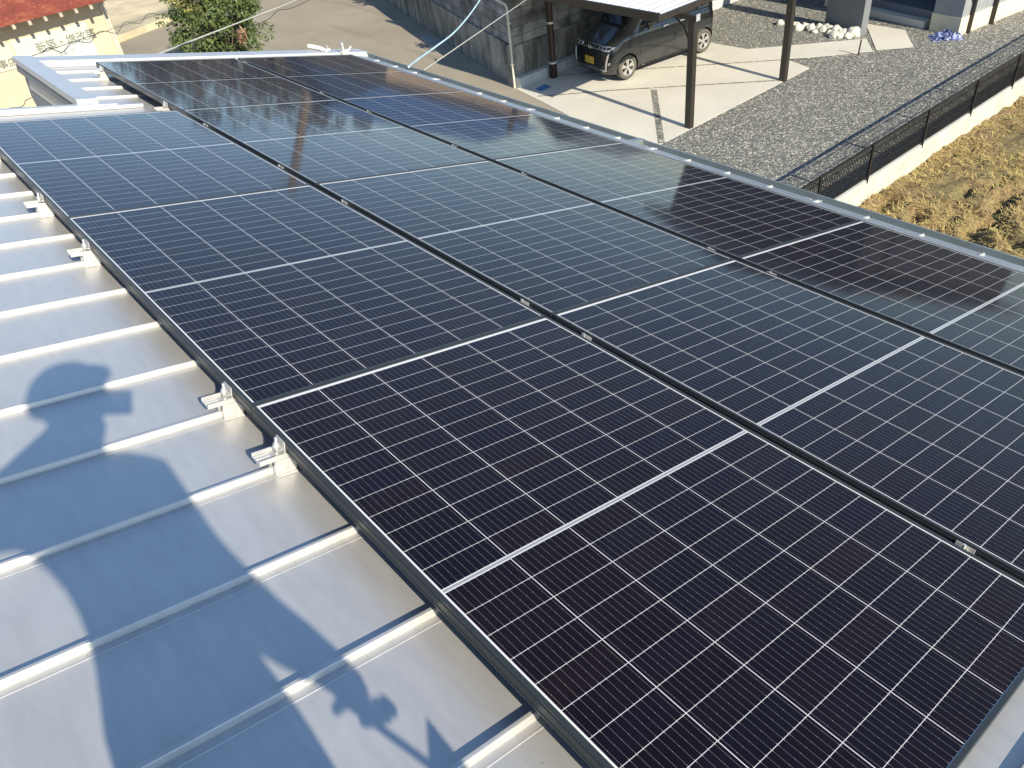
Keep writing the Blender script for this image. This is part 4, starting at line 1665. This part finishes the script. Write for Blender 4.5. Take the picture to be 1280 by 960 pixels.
cable('service_cable', 'white service cable slanting in front of the bush', [at_depth(188, 72, 8.6), at_depth(255, 45, 12.0), at_depth(320, 20, 16.0), at_depth(368, 1, 19.0), at_depth(395, -14, 21)], 0.010, M['wirewhite'])
cable('messenger_wire', 'thin dark wire below the white cable, crossing the bush', [at_depth(216, 68, 8.6), at_depth(228, 56, 9.5), at_depth(262, 47, 12), at_depth(330, 27, 16), at_depth(348, 13, 17.5), at_depth(365, 10, 18.5), at_depth(395, -4, 21)], 0.006, M['wire'])
cable('drop_wire', 'wavy dark wire looping across the painted sign', [at_depth(52, 66, 8.5), at_depth(62, 60, 9), at_depth(78, 65, 9.6), at_depth(92, 52, 10.2), at_depth(112, 53, 11), at_depth(122, 41, 11.6), at_depth(132, 39, 12.2), at_depth(146, 41, 12.8), at_depth(157, 28, 13.6), at_depth(175, 29, 14.4), at_depth(186, 17, 15.2), at_depth(205, 17, 16), at_depth(226, -3, 17)], 0.0045, M['wiregrey'])
cable('drop_wire', 'thin straight grey wire crossing the painted sign', [at_depth(40, 70, 8.5), at_depth(110, 46, 11.2), at_depth(200, 17, 16.0), at_depth(250, 0, 19)], 0.0035, M['wiregrey'])
cable('drop_wire', 'short dark wire loop on the cream wall below the notch', [at_depth(12, 135, 10), at_depth(28, 133, 10.4), at_depth(33, 125, 10.6), at_depth(45, 122, 10.9), at_depth(60, 127, 11.2), at_depth(80, 125, 11.6)], 0.0045, M['wiregrey'])
cable('service_cable', 'pale blue cable sweeping down from the block wall to the gutter', [at_depth(511, 83.5, 8.4), at_depth(520, 76, 9.2), at_depth(541, 61, 10.6), at_depth(566, 42, 12.2), at_depth(585, 21, 14.0), at_depth(601, -2, 15.6), at_depth(610, -20, 17)], 0.012, M['wireblue'])
cable('messenger_wire', 'thin grey wire stretched from the gutter past the wall corner', [at_depth(531, 87, 8.3), at_depth(660, -2, 16.0), at_depth(690, -24, 18)], 0.006, M['band'])

# ------------------------------------------------------------------ the photographer, standing behind the camera
SR = Vector((0.99641, -0.08466, 0))


def P3(x, y, z):
    return CAM + Vector((x, y, z))


person = empty('person', 'person in cap and dark work clothes photographing the roof with a phone', 'person', P3(-0.22, -0.27, -1.338))
po = person.location.copy()


def skin(name, pts, edges, mat, parent, root=0, sub=2):
    me = bpy.data.meshes.new(name)
    me.from_pydata([tuple(Vector(p[:3]) - po) for p in pts], edges, [])
    ob = bpy.data.objects.new(name, me)
    COL.objects.link(ob)
    md = ob.modifiers.new('k', 'SKIN')
    md.use_smooth_shade = True
    for k, p in enumerate(pts):
        ry_ = p[4] if len(p) > 4 else p[3]
        me.skin_vertices[0].data[k].radius = (p[3], ry_)
        me.skin_vertices[0].data[k].use_root = (k == root)
    ms = ob.modifiers.new('s', 'SUBSURF')
    ms.levels = sub
    ms.render_levels = sub
    bpy.context.view_layer.update()
    nm = bpy.data.meshes.new_from_object(ob.evaluated_get(bpy.context.evaluated_depsgraph_get()))
    bpy.data.objects.remove(ob)
    nm.name = name
    nm.materials.clear()
    for x in (mat if isinstance(mat, list) else [mat]):
        nm.materials.append(x)
    for p in nm.polygons:
        p.use_smooth = True
        p.material_index = 0
    o = bpy.data.objects.new(name, nm)
    COL.objects.link(o)
    o.parent = parent
    return o


def V4(x, y, z, r, r2=None):
    v = P3(x, y, z)
    return (v.x, v.y, v.z, r, r2 if r2 else r)


RT = Vector((0.81, -0.58, 0))    # person's right
FW = Vector((0.58, 0.81, 0))     # person's forward
pel = Vector((-0.175, -0.30, -0.50))
pts = [V4(*pel, 0.135, 0.12),                                           # 0 pelvis
       V4(-0.185, -0.29, -0.33, 0.125, 0.11), V4(-0.195, -0.28, -0.16, 0.135, 0.120), V4(-0.20, -0.27, -0.055, 0.120, 0.11),   # 1-3
       V4(-0.195, -0.255, 0.03, 0.075), V4(-0.18, -0.235, 0.10, 0.066), V4(-0.16, -0.215, 0.175, 0.088, 0.095), V4(-0.165, -0.22, 0.255, 0.085, 0.092)]   # 4-7 neck, head
ed = [(0, 1), (1, 2), (2, 3), (3, 4), (4, 5), (5, 6), (6, 7)]


def chain(start, lst):
    p = start
    for q in lst:
        pts.append(q)
        ed.append((p, len(pts) - 1))
        p = len(pts) - 1
    return p


# right arm hangs, slightly bent
rw = chain(3, [V4(-0.085, -0.36, -0.050, 0.078), V4(-0.068, -0.40, -0.22, 0.064), V4(-0.010, -0.43, -0.385, 0.054), V4(0.035, -0.36, -0.50, 0.045), V4(0.070, -0.305, -0.60, 0.034), V4(0.085, -0.285, -0.65, 0.036, 0.024), V4(0.095, -0.27, -0.69, 0.034, 0.018)])
# left arm is raised, elbow out, hand at the phone
lw = chain(3, [V4(-0.305, -0.175, -0.045, 0.092), V4(-0.385, -0.05, -0.12, 0.066), V4(-0.43, 0.055, -0.165, 0.054), V4(-0.31, 0.045, -0.105, 0.056), V4(-0.20, 0.055, -0.035, 0.029), V4(-0.165, 0.060, -0.018, 0.034, 0.02), V4(-0.138, 0.062, -0.005, 0.030, 0.016)])
for s in (1, -1):
    h = pel + RT * 0.09 * s
    f = pel + RT * 0.12 * s
    zf = under((CAM.x + f.x)) + 0.255 - 0.1135 - CAM.z
    chain(0, [V4(h.x, h.y, -0.58, 0.092), V4(h.x + RT.x * 0.02 * s + FW.x * 0.03, h.y + RT.y * 0.02 * s + FW.y * 0.03, -0.93, 0.062), V4(f.x, f.y, zf + 0.09, 0.044), V4(f.x - FW.x * 0.01, f.y - FW.y * 0.01, zf + 0.042, 0.042),
              V4(f.x + FW.x * 0.10, f.y + FW.y * 0.10, zf + 0.036, 0.042, 0.034), V4(f.x + FW.x * 0.18, f.y + FW.y * 0.18, zf + 0.032, 0.036, 0.028)])
bodyp = skin('body', pts, ed, [M['skin'], M['jacket'], M['trouser'], M['carblack']], person)
cz = CAM.z
for p in bodyp.data.polygons:
    c = p.center + po - CAM
    if c.z > 0.055 or (c - Vector((0.095, -0.28, -0.69))).length < 0.085 or (c - Vector((-0.15, 0.06, -0.015))).length < 0.065:
        p.material_index = 0
    elif c.z < -1.25:
        p.material_index = 3
    elif c.z < -0.52 and not (c.x > 0.02 and c.z > -0.75):
        p.material_index = 2
    else:
        p.material_index = 1


def fingers(base, dirs, side, curl, length, parent, mat):
    """four fingers and a thumb as short skinned chains rooted in the palm"""
    for k in range(4):
        b = base + side * (0.019 * (k - 1.5))
        L = length * (0.92, 1.0, 0.95, 0.75)[k]
        p1 = b + dirs * L * 0.45
        p2 = p1 + (dirs * 0.55 + curl * 0.85).normalized() * L * 0.32
        p3 = p2 + (dirs * -0.25 + curl).normalized() * L * 0.25
        q = [(*(CAM + b - dirs * 0.015), 0.0095), (*(CAM + p1), 0.0085), (*(CAM + p2), 0.0078), (*(CAM + p3), 0.0066)]
        skin('finger', q, [(0, 1), (1, 2), (2, 3)], mat, parent, 0, 1)
    b = base - dirs * 0.035 - side * 0.034
    p1 = b + (dirs * 0.5 - side * 0.5 + curl * 0.3).normalized() * 0.035
    p2 = p1 + (dirs * 0.6 + curl * 0.7).normalized() * 0.028
    q = [(*(CAM + b + side * 0.01), 0.012), (*(CAM + p1), 0.0105), (*(CAM + p2), 0.0085)]
    skin('thumb', q, [(0, 1), (1, 2)], mat, parent, 0, 1)


fingers(Vector((0.102, -0.265, -0.705)), Vector((0.25, 0.25, -0.93)).normalized(), Vector((0.75, -0.62, 0.03)).normalized(), Vector((-0.4, 0.45, 0.1)).normalized(), 0.066, person, M['skin'])
fingers(Vector((-0.128, 0.055, 0.004)), Vector((0.72, -0.50, 0.35)).normalized(), Vector((0.45, 0.4, 0.8)).normalized(), Vector((-0.45, -0.6, 0.5)).normalized(), 0.08, person, M['skin'])
# cap and face
hc = P3(-0.163, -0.218, 0.235) - po
bm = bmesh.new()
bmesh.ops.create_uvsphere(bm, u_segments=28, v_segments=16, radius=0.112)
bmesh.ops.delete(bm, geom=[v for v in bm.verts if v.co.z < -0.012], context='VERTS')
for v in bm.verts:
    v.co.z *= 0.98
me = bpy.data.meshes.new('cap')
bm.to_mesh(me)
bm.free()
me.materials.append(M['jacket'])
for p in me.polygons:
    p.use_smooth = True
cpo = bpy.data.objects.new('cap', me)
COL.objects.link(cpo)
cpo.parent = person
cpo.location = hc
md = cpo.modifiers.new('s', 'SOLIDIFY')
md.thickness = 0.005
m = MB()
for k in range(10):
    a0, a1 = -1.0 + 2.0 * k / 10, -1.0 + 2.0 * (k + 1) / 10
    q = []
    for a, rr_ in ((a0, 0.105), (a1, 0.105), (a1, 0.105 + 0.065 * math.cos(a1 * 1.3)), (a0, 0.105 + 0.065 * math.cos(a0 * 1.3))):
        dv_ = FW * math.cos(a) + RT * math.sin(a)
        q.append(hc + dv_ * rr_ + Vector((0, 0, 0.005 - (rr_ - 0.105) * 0.25)))
    m.face(q)
br = m.build('brim', M['jacket'], cpo, smooth=60)
br.location = -hc
md = br.modifiers.new('s', 'SOLIDIFY')
md.thickness = 0.006
fc_ = P3(-0.16, -0.215, 0.19) - po
m = MB()
for s in (1, -1):
    e = fc_ + FW * 0.098 + RT * 0.033 * s + Vector((0, 0, 0.018))
    m.tube([e - FW * 0.012, e - FW * 0.002], 0.011, 10)
m.build('eye', M['carblack'], person, smooth=40)
m = MB()
nz_ = fc_ + FW * 0.092
m.tube([nz_ + Vector((0, 0, 0.022)), nz_ + FW * 0.014 + Vector((0, 0, -0.006)), nz_ + FW * 0.022 + Vector((0, 0, -0.022)), nz_ + Vector((0, 0, -0.032))], [0.008, 0.011, 0.014, 0.010], 10)
m.build('nose', M['skin'], person, smooth=60)
m = MB()
mo = fc_ + FW * 0.090 + Vector((0, 0, -0.055))
m.tube([mo - RT * 0.024, mo + FW * 0.006, mo + RT * 0.024], [0.004, 0.007, 0.004], 8)
m.build('mouth', flat('lips', (0.36, 0.16, 0.13), 0.5), person, smooth=60)
for s in (1, -1):
    m = MB()
    ea = fc_ + RT * 0.098 * s + Vector((0, 0, -0.002))
    m.tube([ea - RT * 0.01 * s + Vector((0, 0, -0.028)), ea + RT * 0.006 * s, ea - RT * 0.006 * s + Vector((0, 0, 0.03))], [0.008, 0.015, 0.010], 8)
    m.build('ear', M['skin'], person, smooth=60)
# phone, just behind the lens position
ph = empty('phone', 'dark smartphone held level in the raised left hand', 'phone', CAM - RZ * 0.016)
m = MB()
pm = Matrix(((RX.x, -RY.x, -RZ.x, 0), (RX.y, -RY.y, -RZ.y, 0), (RX.z, -RY.z, -RZ.z, 0), (0, 0, 0, 1)))
m.box((-0.135, -0.052, -0.001), (0.022, 0.022, 0.008), 0, pm)
m.build('case', M['carblack'], ph, bevel=0.003)
m = MB()
m.box((-0.130, -0.048, 0.0082), (0.017, 0.018, 0.009), 0, pm)
m.build('screen', M['carglass'], ph)
# unseen rod and pointed blade, guessed and shaped for the shadow they cast
u_ = lambda r, U, dd: CAM + SR * r + Vector((0.04527, 0.53288, 0.84498)) * U + SUNV * dd
tl = empty('shadow_rod', 'unseen thin rod with a pointed blade, shaped for its shadow by the right hand', 'rod', u_(0.095, -0.72, 0.14))
to_ = tl.location.copy()
m = MB()
m.tube([u_(0.075, -0.69, 0.14) - to_, u_(0.165, -0.845, 0.16) - to_], 0.0065, 10)
m.build('handle', M['wood'], tl, smooth=40)
m = MB()
a_, b_, c_ = u_(0.196, -0.785, 0.165) - to_, u_(0.138, -0.832, 0.165) - to_, u_(0.215, -0.93, 0.168) - to_
off = SUNV * 0.003
m.face([a_, b_, c_])
m.face([a_ + off, c_ + off, b_ + off])
for p, q in ((a_, b_), (b_, c_), (c_, a_)):
    m.face([p, q, q + off, p + off])
m.build('blade', M['steel'], tl)


# ------------------------------------------------------------------ the neighbourhood past the top of the picture, seen mirrored in the glass
def tree(label, loc, h, rad, seed, leaves=2600, size=0.22, mat=None, group='trees beyond the road'):
    rs = random.Random(seed)
    t = empty('tree', label, 'tree', loc, group)
    m = MB()
    m.tube([(0, 0, -0.3), (0.1, 0, h * 0.3), (-0.1, 0.1, h * 0.65), (0, 0, h * 0.9)], [0.30, 0.22, 0.13, 0.03], 9)
    limbs = []
    for k in range(12):
        a = rs.random() * 6.28
        z0 = h * rs.uniform(0.25, 0.7)
        L = rad * rs.uniform(0.5, 0.95)
        e = Vector((math.cos(a) * L, math.sin(a) * L, z0 + L * rs.uniform(0.4, 0.9)))
        limbs.append(e)
        m.tube([(0, 0, z0), (e.x * 0.5, e.y * 0.5, (z0 + e.z) / 2 + 0.1), e], [0.10, 0.06, 0.02], 6)
    m.build('trunk', M['bark'], t, smooth=50)
    m = MB()
    per = leaves // 26
    for k in range(26):
        if k < 12:
            c = limbs[k]
        else:
            while True:
                d = Vector((rs.uniform(-1, 1), rs.uniform(-1, 1), rs.uniform(-1, 1)))
                if d.length < 1:
                    break
            c = Vector((d.x * rad * 0.85, d.y * rad * 0.85, h * 0.66 + d.z * h * 0.3))
        r = rad * rs.uniform(0.22, 0.40)
        leaf_cloud(m, c, (r, r, r * 0.85), per, size, rs)
    m.build('crown', mat or M['leaf_tree'], t, merge=False, fixn=False)
    return t


k = 0
for az, dist, h, rad in ((17, 52, 11.0, 4.2), (20.5, 55, 11.6, 4.4), (23.5, 50, 11.8, 4.2), (26.5, 56, 12.2, 4.8), (29, 54, 9.6, 3.6), (12, 54, 10.5, 4.4)):
    k += 1
    p = (CAM.x + dist * math.sin(R(az)), CAM.y + dist * math.cos(R(az)), 1.6 if az > 14 else 0)
    h -= 2.6
    tree('brownish autumn tree, number %s from the road side in the row beyond' % ['one', 'two', 'three', 'four', 'five', 'six', 'seven', 'eight', 'nine', 'ten', 'eleven'][k - 1], p, h, rad, 100 + k)


def far_house(label, az, dist, wd, dp, h, wall, roofm, zb=1.9):
    p = Vector((CAM.x + dist * math.sin(R(az)), CAM.y + dist * math.cos(R(az)), zb))
    t = empty('far_house', label, 'house', p)
    m = MB()
    m.box((-wd / 2, 0, -0.2), (wd / 2, dp, h))
    m.build('wall', wall, t)
    m = MB()
    e = 0.5
    m.face([(-wd / 2 - e, -e, h - 0.05), (wd / 2 + e, -e, h - 0.05), (wd / 2 + e, dp / 2, h + 1.5), (-wd / 2 - e, dp / 2, h + 1.5)])
    m.face([(-wd / 2 - e, dp / 2, h + 1.5), (wd / 2 + e, dp / 2, h + 1.5), (wd / 2 + e, dp + e, h - 0.05), (-wd / 2 - e, dp + e, h - 0.05)])
    for x in (-wd / 2, wd / 2):
        m.face([(x, 0, h - 0.05), (x, dp, h - 0.05), (x, dp / 2, h + 1.35)])
    rf_ = m.build('roof', roofm, t)
    for x in (-wd / 4, wd / 4):
        for z in (0.8, 3.2):
            if z + 1.3 < h:
                m = MB()
                m.box((x - 0.85, -0.05, z), (x + 0.85, -0.003, z + 1.2))
                wd_ = m.build('window', M['trim'], t)
                m = MB()
                m.box((x - 0.78, -0.056, z + 0.07), (x + 0.78, -0.051, z + 1.13))
                m.build('pane', M['carglass'], wd_)
    return t


far_house('tan rendered house with blue tiled roof on the terrace above the wall', 38.5, 33, 7.5, 6.5, 4.0, M['tan'], M['blueroof'])
far_house('pale house with grey roof on the terrace behind the carport', 51.5, 38, 4.0, 6.0, 3.0, M['stucco'], M['trim_dark'])
up_ = empty('utility_pole', 'tall brown utility pole standing beyond the shaded road wall', 'pole', (CAM.x + 36 * math.sin(R(28.4)), CAM.y + 36 * math.cos(R(28.4)), 1.6))
m = MB()
m.tube([(0, 0, -0.3), (0, 0, 9.7)], [0.25, 0.17], 16)
m.build('shaft', M['concpole'], up_, smooth=40)
m = MB()
m.box((-0.7, -0.05, 9.2), (0.7, 0.05, 9.3))
m.build('crossarm', M['concpole'], up_)
